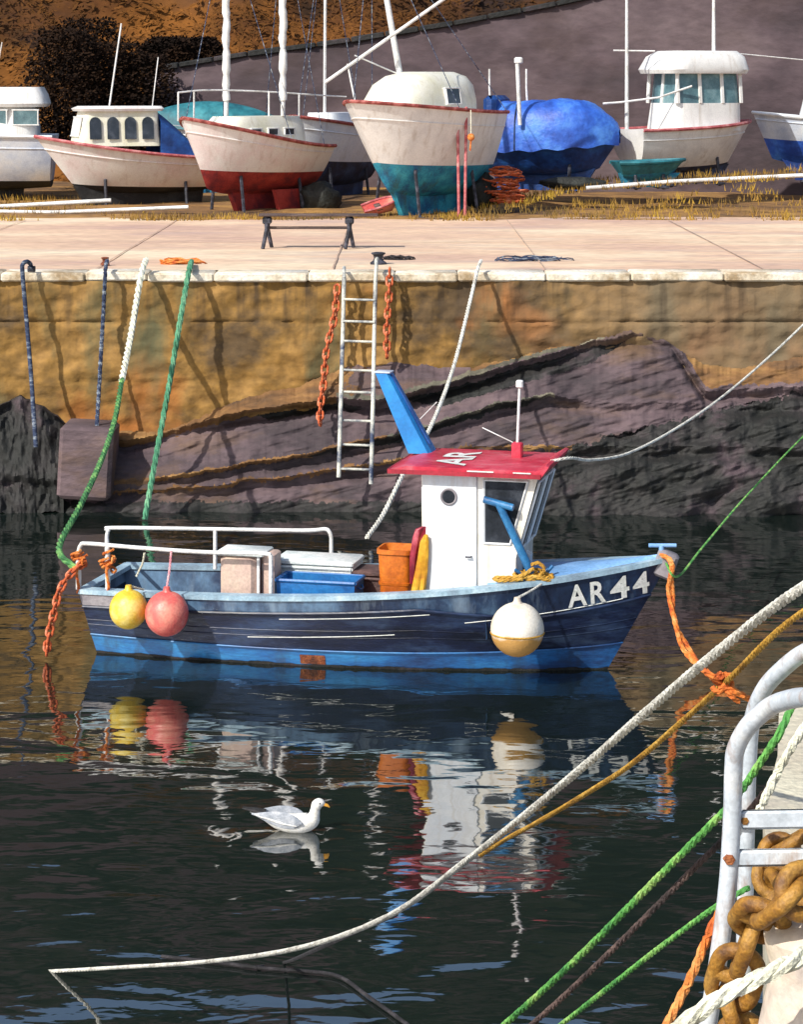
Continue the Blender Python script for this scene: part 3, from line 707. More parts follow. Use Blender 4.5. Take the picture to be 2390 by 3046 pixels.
# guard rails aft: each rail bar and each post a mesh
def rail(ptsl, ly, r=.024):
    pts = [Lp(a, b, ly) for a, b in ptsl]
    MB().tube(crom(pts, 6), r, 8).build('rail', 'mast_white', boat)
def post(a, b, ly, r=.024, z0=None):
    p = Lp(a, b, ly); MB().tube([p, (p.x, ly, z0 if z0 else zsA(max(0, p.x/6.74))+.02)], r, 8).build('rail_post', 'mast_white', boat)
rail([(233, 1640), (240, 1622), (262, 1617), (420, 1630), (600, 1642), (770, 1646), (806, 1650)], -.72)
post(233, 1640, -.72, .032); post(806, 1650, -.72); post(320, 1622, -.72, .028)
rail([(317, 1598), (322, 1578), (340, 1570), (640, 1574), (900, 1578), (965, 1574), (980, 1582), (986, 1600)], .62)
post(317, 1598, .62); post(986, 1600, .62); post(640, 1574, .62)
MB().tube([Lp(320, 1622, -.72), Lp(317, 1598, .62)], .022, 8).build('cross_rail', 'mast_white', boat)

# davit with T head beside the wheelhouse
dv = thing('anchor', 'blue anchor with T shaped stock leaning on the foredeck against the wheelhouse', 'anchor', BO, BT)
A0, A1 = Lp(1588, 1718, -.5), Lp(1484, 1498, -.62)
A0 = Vector((A0.x, A0.y, max(A0.z, 1.0)))
mb = MB(); mb.tube([A0, A1], [.05, .042], 8); mb.build('shank', 'steel_blue', dv)
mb = MB(); d = Vector((.17, -.02, -.035)); mb.tube([A1-d, A1+d], .04, 8); mb.build('stock', 'steel_blue', dv)
mb = MB(); mb.tube(crom([A0+Vector((-.2, -.06, .09)), A0+Vector((-.06, 0, .0)), A0+Vector((.08, .03, .0)), A0+Vector((.2, .1, .12))], 6), [.02]*6+[.036]*7+[.02]*6, 8); mb.build('fluke', 'steel_blue', dv)
cr = MB()
for k in range(9):
    a = random.uniform(0, 6.28); c = A0+Vector((random.uniform(-.12, .12), random.uniform(-.05, .05), random.uniform(0, .05)))
    cr.rope([c+Vector((.13*math.cos(q*.5+a), .075*math.sin(q*.5+a), .018*math.sin(q+k))) for q in range(13)], .02, n=5)
cr.rope(crom([A0+Vector((.02, -.08, .12)), A0+Vector((-.15, -.1, .02)), A0+Vector((-.42, -.1, .0)), A0+Vector((-.36, -.12, -.03)), A0+Vector((-.1, -.1, .0))]), .022, n=5)
cr.rope(crom([A0+Vector((.05, -.06, -.0)), A0+Vector((.13, -.04, .1)), A0+Vector((.06, -.02, .17)), A0+Vector((-.03, -.03, .14))]), .022, n=5)
o = cr.build('rope_coil', 'ochre_rope'); o.location = BO; o.rotation_euler = (0, 0, BT); tag(o, 'ochre rope coiled round the foot of the blue anchor', 'rope')

# gear on deck
def ingear(mb, name, m, label, cat, group=None):
    o = mb.build(name, m); o.location = BO; o.rotation_euler = (0, 0, BT); return tag(o, label, cat, group)
a, b = Lp(656, 1660, -.55), Lp(762, 1660, -.55)
pc_ = thing('storage_bin', 'pinkish cream square bin on deck at the end of the white rail', 'bin', BO, BT)
mb = MB(); mb.bbox(((a.x+b.x)/2, -.42, .79), (b.x-a.x, .34, .8), .05); mb.build('bin_body', 'box_pink', pc_)
mb = MB(); mb.bbox(((a.x+b.x)/2+.03, -.4, 1.21), (b.x-a.x+.14, .42, .05), .012); mb.build('lid', 'box_white', pc_)
mb = MB(); mb.span((b.x+.015, -.575, .4), (b.x+.045, -.54, 1.18)); mb.build('corner_post', 'mast_white', pc_)
mb = MB(); mb.bbox((b.x+.13, -.36, .8), (.14, .3, .82), .02); mb.build('side_pocket', 'box_pink', pc_)
def fish_box(name, label, m, x0, x1, y0, y1, z0, z1, lidm=None, tap=.02, inner='glass_dark'):
    t = thing(name, label, 'fish box', BO, BT)
    mb = MB()
    o_ = [(x0, y0), (x1, y0), (x1, y1), (x0, y1)]; i_ = [(x0+.03, y0+.03), (x1-.03, y0+.03), (x1-.03, y1-.03), (x0+.03, y1-.03)]
    c = ((x0+x1)/2, (y0+y1)/2); bt = [(lerp(p[0], c[0], tap*3), lerp(p[1], c[1], tap*3)) for p in o_]
    mb.grid([[Vector((*p, z0)) for p in bt], [Vector((*p, z1)) for p in o_], [Vector((*p, z1)) for p in i_], [Vector((*p, z0+.04)) for p in i_]], True)
    mb.f.append((12, 13, 14, 15)); mb.f.append((3, 2, 1, 0)); mb.build('box_shell', m, t, smooth=0)
    mb = MB(); e = .022
    for p, q in zip(o_, o_[1:]+o_[:1]): mb.tube([(*p, z1-.012), (*q, z1-.012)], e, 6)
    mb.build('rim', m, t)
    if lidm:
        mb = MB(); mb.bbox((c[0], c[1], z1+.045), (x1-x0+.06, y1-y0+.04, .06), .015); mb.build('lid', lidm, t)
    else:
        mb = MB()
        for k in range(10): mb.ball((random.uniform(x0+.1, x1-.1), random.uniform(y0+.08, y1-.08), z1-.12), .07, 8, 1.3, .8, .5, .3, k)
        mb.build('box_contents', 'dark_iron', t)
    for s in (-1, 1):
        mb = MB(); xx = x0 if s < 0 else x1; mb.tube(crom([(xx+s*.005, c[1]-.08, z1-.08), (xx+s*.03, c[1]-.05, z1-.1), (xx+s*.03, c[1]+.05, z1-.1), (xx+s*.005, c[1]+.08, z1-.08)], 4), .01, 6); mb.build('handle', m, t)
    return t
a, b = Lp(822, 1722, -.62), Lp(1030, 1722, -.62)
fish_box('fish_box', 'open blue fish tub amidships, in front of a white box', 'tub_blue', a.x, b.x+.1, -.62, -.2, .42, a.z)
a, b = Lp(822, 1680, -.1), Lp(1046, 1680, -.1)
fish_box('fish_box', 'closed white fish box standing behind the blue tub', 'box_white', a.x, b.x, -.12, .36, .42, a.z, 'box_white')
a, b = Lp(1085, 1700, .0), Lp(1130, 1700, .0)
fish_box('fish_box', 'dull red box between the blue tub and the orange bin', 'deck_brown', a.x-.1, b.x+.2, -.1, .3, .42, a.z-.05, 'deck_brown')
ob = thing('orange_bin', 'tapered orange plastic bin standing against the wheelhouse', 'bin', BO, BT)
a, b = Lp(1122, 1632, -.38), Lp(1226, 1632, -.38); cx_ = (a.x+b.x)/2; hw = (b.x-a.x)/2
mb = MB(); mb.sloft([(cx_, .42, hw*.72, .16), (cx_, .75, hw*.86, .19), (cx_, a.z-.06, hw*.97, .21), (cx_, a.z-.05, hw*1.05, .23), (cx_, a.z, hw*1.05, .23), (cx_, a.z, hw*.95, .2), (cx_, a.z-.3, hw*.85, .17)], 32, 5)
for v_ in range(len(mb.v)): mb.v[v_] = (mb.v[v_][0], mb.v[v_][1]-.22, mb.v[v_][2])
mb.build('bin_body', 'orange_bin', ob)
mb = MB()
for z in (.62, .9): mb.sloft([(cx_, z, hw*lerp(.8, .95, (z-.5)/.6)+.012, .2), (cx_, z+.03, hw*lerp(.8, .95, (z-.5)/.6)+.014, .204)], 32, 5)
for v_ in range(len(mb.v)): mb.v[v_] = (mb.v[v_][0], mb.v[v_][1]-.22, mb.v[v_][2])
mb.build('rib', 'orange_bin', ob)
def cloth(pl, ly, wd, th, seed):                      # hanging folded oilskin
    mb = MB(); rows = []
    for i, (x, y, k) in enumerate(pl):
        c = Lp(x, y, ly); row = []
        for j in range(14):
            a = 2*math.pi*j/14; ru = 1+.35*math.sin(3*a+seed)+.15*math.sin(5*a+i*.6)
            row.append(c+Vector((math.cos(a)*wd*k*ru, math.sin(a)*th*k*ru, 0)))
        rows.append(row)
    mb.grid(rows, True); n = 14; k = len(mb.v); mb.f.append(tuple(range(n-1, -1, -1))); mb.f.append(tuple(range(k-n, k))); return mb
ingear(cloth([(1262, 1566, .3), (1250, 1575, .8), (1244, 1600, 1), (1236, 1650, 1.05), (1232, 1700, .95), (1228, 1735, .6)], -.55, .06, .05, 1), 'oilskin', 'oilskin_red', 'dark red oilskin jacket hung on the aft wall of the wheelhouse', 'jacket')
ingear(cloth([(1268, 1590, .3), (1262, 1610, .7), (1258, 1650, .85), (1252, 1700, 1), (1246, 1740, 1.1), (1240, 1778, 1.2)], -.6, .055, .05, 2), 'oilskin', 'oilskin_yellow', 'yellow oilskin trousers hung beside the red jacket', 'trousers')

# buoys hung over the side
def buoy(x, y, rpx, ly, m, label, top, ropem, group='round buoys hung along the hull'):
    c = Lp(x, y, ly); d = (Bw(c)-Vector((0, 0, H))).y; r = rpx*d/F
    t = thing('buoy', label, 'buoy', Bw(c), BT, group)
    if m == 'two':
        mb = MB(); mb.ball((0, 0, 0), r, 36, 1, 1, 1, .012); mb.build('buoy_ball', MATS['buoy_cream'], t, 1.5)
        mb = MB(); mb.tube([Vector((math.cos(q*math.pi/20), math.sin(q*math.pi/20), 0))*r*.985+Vector((0, 0, -.12*r)) for q in range(41)], .011, 6, False); mb.build('seam', 'ochre_rope', t)
    else:
        mb = MB(); mb.ball((0, 0, 0), r, 36, 1, 1, 1.03, .01); mb.build('buoy_ball', m, t, 1.5)
    mb = MB(); mb.lathe([(.0, r+.06), (.035, r+.055), (.04, r+.02), (.07, r-.02)], n=12); mb.build('neck', m if m != 'two' else 'bollard_cream', t)
    q = Matrix.Rotation(-BT, 3, 'Z') @ (Bw(top)-Bw(c)); mb = MB(); mb.rope(crom([(0, 0, r+.05), Vector((0, 0, r+.05)).lerp(q, .5)+Vector((.01, -.01, 0)), q], 5), .014, n=5); mb.build('lanyard', ropem, t)
    return t
m = M('buoy_cream', (.8, .74, .62), (.7, .58, .42), (.82, .78, .7), 2.2, .45, .12, 40, speck=.08)
nn, ll = m.node_tree.nodes, m.node_tree.links                      # rusty tide stain on the lower half
bs = nn['Principled BSDF']; src = bs.inputs['Base Color'].links[0].from_socket
tc = nn.new('ShaderNodeTexCoord'); sp = nn.new('ShaderNodeSeparateXYZ'); ll.new(tc.outputs['Object'], sp.inputs[0])
tn = nn.new('ShaderNodeTexNoise'); tn.inputs['Scale'].default_value = 5; ll.new(tc.outputs['Object'], tn.inputs['Vector'])
ad = nn.new('ShaderNodeMath'); ad.operation = 'MULTIPLY_ADD'; ad.inputs[1].default_value = .16; ll.new(tn.outputs[0], ad.inputs[0]); ll.new(sp.outputs[2], ad.inputs[2])
mr = nn.new('ShaderNodeMapRange'); mr.inputs[1].default_value = .06; mr.inputs[2].default_value = .0; ll.new(ad.outputs[0], mr.inputs[0])
mxx = nn.new('ShaderNodeMix'); mxx.data_type = 'RGBA'; mxx.inputs[7].default_value = (.5, .27, .07, 1); ll.new(src, mxx.inputs[6]); ll.new(mr.outputs[0], mxx.inputs[0]); ll.new(mxx.outputs[2], bs.inputs['Base Color'])
p = PA(.12, .78, -1)
buoy(382, 1812, 57, -1.06, 'buoy_yellow', 'yellow round buoy hung on the hull beside the red one', (PA(.12, .8, -1)), 'cream_rope')
buoy(496, 1825, 65, -1.14, 'buoy_red', 'pinkish red round buoy hung on the hull beside the yellow one', Lp(509, 1640, -.74), 'pink_rope')
buoy(1540, 1872, 80, -1.06, 'two', 'large cream buoy with ochre stained lower half hung under the bow', PA(.8, zsA(.8), -1), 'white_rope')
ingear(MB().rope(crom([Lp(430, 1645, -.72), Lp(424, 1675, -.7), Lp(412, 1700, -.72), Lp(405, 1715, -.75)]), .013, n=5), 'rope', 'cream_rope', 'short cream rope end hanging from the aft rail', 'rope')

# chains: oval links along a path
def link_mesh(L, W, r, stud=False):
    mb = MB(); h = L/2-W/2; pts = []
    for k in range(13): a = -math.pi/2+math.pi*k/12; pts.append(Vector((h+W/2*math.cos(a), W/2*math.sin(a), 0)))
    for k in range(13): a = math.pi/2+math.pi*k/12; pts.append(Vector((-h+W/2*math.cos(a), W/2*math.sin(a), 0)))
    n = len(pts); rows = []
    for i, p in enumerate(pts):
        t = (pts[(i+1) % n]-pts[i-1]).normalized(); a = Vector((-t.y, t.x, 0)); u = Vector((0, 0, 1))
        rows.append([p+(a*math.cos(2*math.pi*k/12)+u*math.sin(2*math.pi*k/12))*r for k in range(12)])
    rows.append(rows[0]); mb.grid(rows, True)
    if stud: mb.tube([(0, -W/2+r*.3, 0), (0, W/2-r*.3, 0)], [r*1.05, r*.8, ][:2], 8)
    return mb
def chain(name, label, pts, L, W, r, m, stud=False, jit=0., cat='chain', start=0, m2=None):
    t = thing(name, label, cat, pts[0])
    P = resample(crom(pts, 12), L-2*r-.001); first = None; o0 = Vector(pts[0])
    for i in range(len(P)-1):
        a, b = P[i], P[i+1]; d = (b-a).normalized()
        up = Vector((0, -1, 0)) if abs(d.y) < .9 else Vector((0, 0, 1))
        s_ = up.cross(d).normalized(); up = d.cross(s_)
        rot = Matrix((d, s_, up)).transposed() @ Matrix.Rotation((i+start) % 2*math.pi/2+random.uniform(-jit, jit)+.25, 3, 'X')
        mw = Matrix.Translation((a+b)/2-o0) @ rot.to_4x4()
        if first is None:
            first = link_mesh(L, W, r, stud).build('link', m, t); first.matrix_local = mw
        else: share('link', first, t, mw)
    return t
chain('mooring_chain', 'rusty orange chain hanging down the wall left of the ladder', [px(1004, 850, 36.75), px(996, 940, 36.7), px(972, 1040, 36.6), px(964, 1130, 36.5), px(954, 1210, 36.3), px(952, 1258, 36.1)], .165, .09, .019, 'rust_orange', False, .3)
chain('mooring_chain', 'rusty orange chain hanging down the wall right of the ladder', [px(1160, 800, 36.8), px(1158, 880, 36.7), px(1152, 960, 36.65), px(1152, 1060, 36.6)], .165, .09, .019, 'rust_orange', False, .3, start=1)
chain('stern_chain', 'orange chain hanging from the stern of the blue boat into the water', [Bw(Lp(250, 1672, -.72)), Bw(Lp(205, 1712, -.9)), Bw(Lp(176, 1760, -1.0)), Bw(Lp(156, 1840, -1.05)), Bw(Lp(142, 1905, -1.1)), Bw(Lp(139, 1935, -1.1))], .12, .072, .016, 'rust_orange', False, .4)
def hitch(pts, label, m, seed):
    random.seed(seed); mb = MB()
    for k in range(7):
        c = pts+Vector((random.uniform(-.04, .04), random.uniform(-.03, .03), random.uniform(-.09, .09))); a0 = random.uniform(0, 6)
        mb.rope([c+Vector((random.uniform(.05, .065)*math.cos(q*.6+a0), .055*math.sin(q*.6+a0), .012*q-.05)) for q in range(12)], .016, n=5)
    mb.rope(crom([pts, pts+Vector((.0, -.06, -.12)), pts+Vector((.03, -.07, -.28)), pts+Vector((.01, -.07, -.34))]), .018, n=5)
    mb.rope(crom([pts, pts+Vector((.06, -.05, -.02)), pts+Vector((.08, -.07, .07)), pts+Vector((.1, -.06, .06))]), .016, n=5)
    return ingear(mb, 'rope_hitch', m, label, 'rope', 'orange ropes tied to the aft rail')
hitch(Lp(233, 1672, -.72), 'orange rope tied round the aftmost rail post', 'orange_rope', 3)
hitch(Lp(322, 1668, -.72), 'orange rope tied round the second rail post', 'orange_rope', 5)
random.seed(11)
# orange bow rope trailing into the water
bp_ = Bw(PA(1, 1.25, -1, .1)); e = pz(2232, 2080, -.02)
path = [bp_+Vector((-.08, .05, .08)), bp_+Vector((.03, -.1, .0)), px(1996, 1760, 26.2), px(2006, 1850, 26.1), px(2040, 1930, 26.0), px(2090, 1990, 25.8), px(2150, 2035, 25.6), e]
mb = MB()
for k in range(4):
    off = [Vector((random.uniform(-.035, .035), random.uniform(-.03, .03), random.uniform(-.02, .02))) for _ in path]; off[0] = Vector()
    mb.rope(crom([p+q for p, q in zip(path, off)]), .028 if k < 2 else .018, n=5)
tag(mb.build('bow_rope', 'orange_rope'), 'frayed orange rope hanging from the bow of the blue boat into the water', 'rope')

# ---------------------------------------------------------------- ropes to the far wall
def rope(name, label, pts, r, m, laid=True, cat='rope', group=None):
    mb = MB(); p = crom(pts, 12)
    if laid: mb.rope(p, r, n=5)
    else: mb.tube(resample(p, r*6), r, 6)
    return tag(mb.build(name, m), label, cat, group)
stern = Bw(Lp(150, 1672, -.72))
up_, lo_ = [px(434, 772, 37.2), px(424, 800, 36.75), px(408, 880, 36.3), px(388, 1000, 35.3), px(362, 1130, 34)], [px(362, 1130, 34), px(340, 1250, 32.6), px(300, 1370, 31), px(240, 1500, 29), px(175, 1630, 27.5), Bw(Lp(222, 1690, -.74))]
rt = thing('mooring_rope', 'mooring rope from the quay edge to the stern, white above and weedy green below', 'rope', (0, 0, 0), 0, 'ropes hanging down the harbour wall')
MB().rope(crom(up_, 12), .05, n=5).build('dry_length', 'cream_rope', rt); MB().rope(crom(lo_, 12), .04, n=5).build('weedy_length', 'green_rope', rt)
rope('mooring_rope', 'thick green rope running straight from the quay into the water', [pz(569, 778, 3.66), pz(565, 792, 3.7), px(560, 815, 36.65), px(540, 930, 36.4), px(500, 1160, 36.0), px(460, 1380, 35.7), px(430, 1545, 35.4)], .046, 'teal_rope', group='ropes hanging down the harbour wall')
rope('mooring_rope', 'dark navy rope hanging down the wall between the hooked pole and the white rope', [px(318, 775, 37.3), px(313, 805, 36.7), px(306, 950, 36.7), px(296, 1120, 36.5), px(284, 1320, 35.9)], .034, 'navy_rope', group='ropes hanging down the harbour wall')
hp_ = thing('hooked_pole', 'dark iron pole with hooked top hanging down the wall near the left edge', 'pole')
MB().tube(crom([px(92, 800, 36.95), px(90, 786, 36.9), px(80, 778, 36.75), px(68, 785, 36.65), px(66, 810, 36.65), px(78, 950, 36.6), px(92, 1120, 36.4), px(106, 1330, 36.0)], 8), .034, 8).build('shaft', 'navy_rope', hp_)
MB().tube([px(104, 800, 36.95), px(82, 800, 36.95)], .05, 8).build('bracket', 'dark_iron', hp_)
rope('mooring_rope', 'pale rope from the quay edge passing behind the red roof down to the deck', [px(1432, 775, 37.2), px(1422, 800, 36.7), px(1398, 900, 36), px(1350, 1090, 34), px(1285, 1262, 31.5), px(1205, 1400, 29.5), px(1140, 1530, 28.4), Bw(Lp(1092, 1598, .5))], .03, 'white_rope')
rope('mooring_rope', 'slack white rope from the red roof up to the far wall on the right', [Bw((rx1, -.3, 2.36)), px(1700, 1362, 26.4), px(1760, 1368, 27), px(1870, 1348, 28.4), px(2010, 1276, 30.5), px(2150, 1180, 32.8), px(2300, 1052, 35), px(2480, 880, 36.6), px(2560, 800, 37.1)], .018, 'white_rope')
rope('mooring_rope', 'thin bright green rope from the bow to the dark rocks', [Bw(PA(.99, 1.27, -1)), px(2016, 1715, 26.2), px(2090, 1630, 28), px(2200, 1500, 31.4), px(2330, 1360, 34.6), px(2420, 1270, 36)], .014, 'bright_green_rope')

# ladder on the harbour wall
ld = thing('wall_ladder', 'weathered white iron ladder fixed to the harbour wall', 'ladder')
la, lb = [px(1024, 826, 36.7), px(1020, 1000, 36.6), px(1014, 1200, 35.9), px(1008, 1420, 35.7)], [px(1118, 826, 36.7), px(1114, 1000, 36.6), px(1110, 1200, 35.9), px(1104, 1440, 35.7)]
for q in (la, lb):
    MB().tube(crom(q, 8), .034, 8).build('stile', 'old_ladder', ld)
r0 = None
for y in (890, 955, 1014, 1100, 1165, 1250, 1322, 1394):
    d = interp([(826, 36.7), (1000, 36.6), (1200, 35.9), (1420, 35.7)], y)
    MB().tube([px(lerp(1024, 1008, (y-826)/600), y, d), px(lerp(1118, 1104, (y-826)/600), y+3, d)], .019, 8).build('rung', 'old_ladder', ld)
MB().tube(crom([px(1118, 826, 36.7), px(1120, 790, 36.75), px(1120, 775, 37.0), px(1122, 770, 37.4)], 5), .03, 8).build('grab_rail', 'old_ladder', ld)
MB().tube(crom([px(1024, 826, 36.7), px(1024, 802, 36.75), px(1024, 796, 37.0)], 5), .03, 8).build('grab_rail', 'old_ladder', ld)

# things standing on the quay
def bollard(name, p, r, h, label, m):
    o = MB().lathe([(0, 0), (r*1.5, 0), (r*1.5, .03), (r, .06), (r*.8, h*.5), (r*.95, h*.75), (r*1.3, h*.85), (r*1.3, h*.95), (r*.8, h), (0, h*1.02)], n=20).build(name, m)
    o.location = p; return tag(o, label, 'bollard')
bollard('bollard', pz(1126, 786, QZ), .09, .2, 'small dark iron bollard on the quay edge above the ladder', 'dark_iron')
bollard('bollard', pz(312, 790, QZ), .05, .14, 'small rusty mooring pin on the quay edge near the hooked pole', 'rust')
def heap(name, p, rx, ry, hz, m, n, r, label, cat, seed):
    random.seed(seed); mb = MB()
    for k in range(n):
        a0 = random.uniform(0, 6.28); c = Vector((random.gauss(0, rx*.35), random.gauss(0, ry*.35), 0)); rad = random.uniform(.35, .7)*min(rx, .35)
        hz_ = hz*random.random()*max(.15, 1-(c.x/rx)**2)
        mb.tube([c+Vector((rad*1.5*math.cos(a0+q*.45), rad*math.sin(a0+q*.45), r+hz_+.03*math.sin(q+k))) for q in range(random.randint(8, 16))], r, 5)
    o = mb.build(name, m); o.location = p; return tag(o, label, cat)
heap('rope_heap', pz(535, 784, QZ), .26, .16, .04, 'orange_rope', 16, .014, 'small orange rope heap on the quay edge by the green rope', 'rope', 21)
heap('rope_heap', pz(1590, 774, QZ), .55, .12, .03, 'navy_rope', 16, .011, 'thin dark blue rope heap along the quay edge right of the pale rope', 'rope', 22)
heap('rope_heap', pz(1180, 772, QZ), .2, .12, .03, 'black_rope', 9, .013, 'small dark rope heap beside the iron bollard', 'rope', 23)

bn = thing('bench', 'low dark bench standing on the sunlit quay below the red bottomed boat', 'bench', pz(920, 738, QZ))
Yb = bn.location.y; bx = lambda x: (x-CX)/F*Yb-bn.location.x; sb = F/Yb
for k, dy in enumerate((-.13, .0, .13)):
    MB().bbox(((bx(770)+bx(1125))/2, dy, .6), (bx(1125)-bx(770), .11, .04), .008).build('seat_plank', 'bench_wood', bn)
MB().bbox(((bx(790)+bx(1045))/2, 0, .37), (bx(1045)-bx(790), .05, .05), .008).build('stretcher', 'bench_wood', bn)
for xx in (795, 1040):
    for s in (-1, 1):
        mb = MB(); c = bx(xx); mb.tube([(c+.02*s, s*.1, .58), (c, s*.12, .36), (c+.07*s, s*.2, .0)], [.045, .04, .035], 8); mb.build('leg', 'dark_iron', bn)
    MB().bbox((bx(xx), 0, .5), (.16, .3, .12), .02).build('leg_bracket', 'dark_iron', bn)

# ---------------------------------------------------------------- the boats ashore
def yboat(label, xp, yp, Y, yaw, L, B, hb, hs, zpaint, mt, mbm, sw=.75, rake=.8, trake=.2, em=.45, eb=1.0, tm=.45, kr=.25, trim=None, deck='white_paint', fin=None, k0=.3, group='boats standing ashore on the quay', name='yacht', cat='boat'):
    """hull on its keel; local x forward, origin at mid keel"""
    base = px(xp, yp, Y); base.z = min(base.z, gz(base.x, Y)+.02)
    t = thing(name, label, cat, base, R(yaw), group)
    zs = lambda q: lerp(hs, hb, q**1.7)
    zk = lambda q: k0+kr*q**3+.15*(1-q)**3
    f = hull_fn(L, B, zs, zk, sw, rake, trake, em, eb, tm)
    P = lambda q, z, s=1, out=0.: f(q, z, s, out)-Vector((L*.5, 0, 0))
    zp = lambda q: max(zk(q)+.02, lerp(zpaint, zpaint+.12, q**2))
    band(P, zp, zs, 40, 6).build('hull', mt, t)
    band(P, zk, zp, 40, 5).build('painted_bottom', mbm, t)
    MB().grid([[P(i/40, zs(i/40)-.04, s) for s in (-1, 1)] for i in range(41)]).build('deck', deck, t)
    if trim: strake(P, lambda q: zs(q)-.02, .045, 40).build('gunwale', trim, t)
    strake(P, lambda q: lerp(zp(q), zs(q), .72), .018, 40, .002).build('rubbing_strake', mt, t)
    mb = MB(); kx0, kx1 = fin or (-L*.38, L*.22)
    mb.prism([(kx0, 0), (kx1, 0), (kx1+.35, k0+.25), (kx0-.1, k0+.25)], -.07, .07); mb.build('keel', mbm, t)
    for sx in (-.28, .18):                            # shores under the bilges
        for s in (-1, 1):
            q = P(.5+sx, lerp(zk(.5+sx), zs(.5+sx), .3), s); mb = MB()
            mb.tube([(q.x, q.y*1.25, -.05), (q.x, q.y*.97, q.z)], .04, 6); mb.bbox((q.x, q.y*1.25, 0), (.2, .2, .06), .01); mb.build('shore_prop', 'dark_iron', t)
    return t, P, zs
def winbox(p, d, t, m='glass_dark', frm='white_paint', rot=None):
    w_ = MB().bbox(p, d, .01, rot).build('window', m, t)
    mb = MB(); hx, hz = d[0]/2, d[2]/2; p = Vector(p)
    rr = rot or Matrix.Identity(3)
    for s in (-1, 1):
        mb.bbox(p+rr @ Vector((0, 0, s*hz)), (d[0]+.06, d[1]+.02, .03), .006, rot); mb.bbox(p+rr @ Vector((s*hx, 0, 0)), (.03, d[1]+.02, d[2]), .006, rot)
    mb.build('window_frame', frm, w_); return w_

# white cabin cruiser cut by the left edge (bow to the left)
t, P, zs = yboat('white cabin cruiser with flybridge at the left edge of the quay', -265, 612, 57.5, 184, 7.0, 2.3, 2.1, 1.72, .62, 'pale_blue_white', 'black_bottom', sw=.92, rake=1.1, trake=.1, em=.3, trim='cool_white', name='cabin_cruiser')
MB().sloft([(-1.1, 1.65, 2.0, .95), (-1.1, 1.95, 2.0, .95), (-1.2, 2.42, 1.8, .85)], 36, 6).build('cabin', 'white_paint', t)
MB().sloft([(-1.3, 2.42, 2.0, .98), (-1.3, 2.5, 2.06, 1.02), (-1.3, 2.72, 2.0, .95), (-1.35, 2.9, 1.85, .86)], 36, 6).build('roof', 'white_paint', t)
for xx in (-2.85, -2.1, -1.3, -.5):
    winbox((xx, .91, 2.17), (.6, .06, .36), t, 'glass_teal', rot=Matrix.Rotation(R(-6), 3, 'X'))
winbox((-2.99, .0, 2.17), (.08, 1.2, .34), t, 'glass_teal')
for s in (-1, 1): MB().bbox((-.4, s*.0+s*(P(.45, 1.2).y+.0), 1.28), (5.2, .06, .06), .01).build('side_stripe', 'black_bottom', t) if s > 0 else None
MB().tube([(-2.0, 0, 2.85), (-2.2, 0, 4.0)], .015, 6).build('aerial', 'mast_white', t)

# launch with arched windows
t, P, zs = yboat('cream launch with a row of arched cabin windows and a blue canvas dodger', 385, 620, 56, 202, 4.6, 1.9, 1.75, 1.22, .5, 'rose_white', 'black_bottom', sw=.7, rake=.95, em=.4, trim='rose_trim', name='motor_launch')
MB().sloft([(.35, 1.5, 1.0, .64), (.35, 1.75, .96, .62), (.3, 2.32, .88, .55)], 36, 9, .14).build('cabin', 'cream_paint', t)
MB().sloft([(.3, 2.32, 1.0, .64), (.3, 2.38, 1.04, .67), (.25, 2.44, .94, .58)], 36, 6, .1).build('cabin_roof', 'rose_white', t)
for k, xx in enumerate((.98, .56, .14, -.28)):
    y = .63-.045*(xx+.3)/1.3; pts = [(xx-.14, 1.66), (xx+.14, 1.66), (xx+.14, 2.05)]+[(xx+.14*math.cos(a*math.pi/8), 2.05+.14*math.sin(a*math.pi/8)) for a in range(1, 8)]+[(xx-.14, 2.05)]
    for s in (-1, 1):
        o = MB().prism(pts, 0, .02).build('window', 'glass_dark', t, .4)
        o.matrix_local = Matrix.Translation((0, s*(y+.005)-(0 if s > 0 else .02), 0)) @ Matrix.Translation((0, 0, 1.66)) @ Matrix.Rotation(R(7*s), 4, 'X') @ Matrix.Translation((0, 0, -1.66))
winbox((1.27, 0, 1.95), (.05, .7, .45), t, 'glass_dark', rot=Matrix.Rotation(R(-10), 3, 'Y'))
mb = MB(); rows = []
for u in range(9):
    a = u/8; x_ = lerp(-.58, -1.75, a); h_ = lerp(2.3, 1.28, a**1.1); rows.append([Vector((x_, -.62, 1.15)), Vector((x_, -.64, lerp(1.15, h_, .8))), Vector((x_, -.3, h_)), Vector((x_, .3, h_)), Vector((x_, .64, lerp(1.15, h_, .8))), Vector((x_, .62, 1.15))])
mb.grid(rows); mb.build('canvas_dodger', 'dark_blue_tarp', t)
MB().tube([(.5, 0, 2.4), (.2, 0, 4.4)], .022, 6).build('mast', 'mast_white', t)
MB().tube([(-.5, .2, 2.4), (-.65, .2, 3.6)], .014, 6).build('aerial', 'mast_white', t)

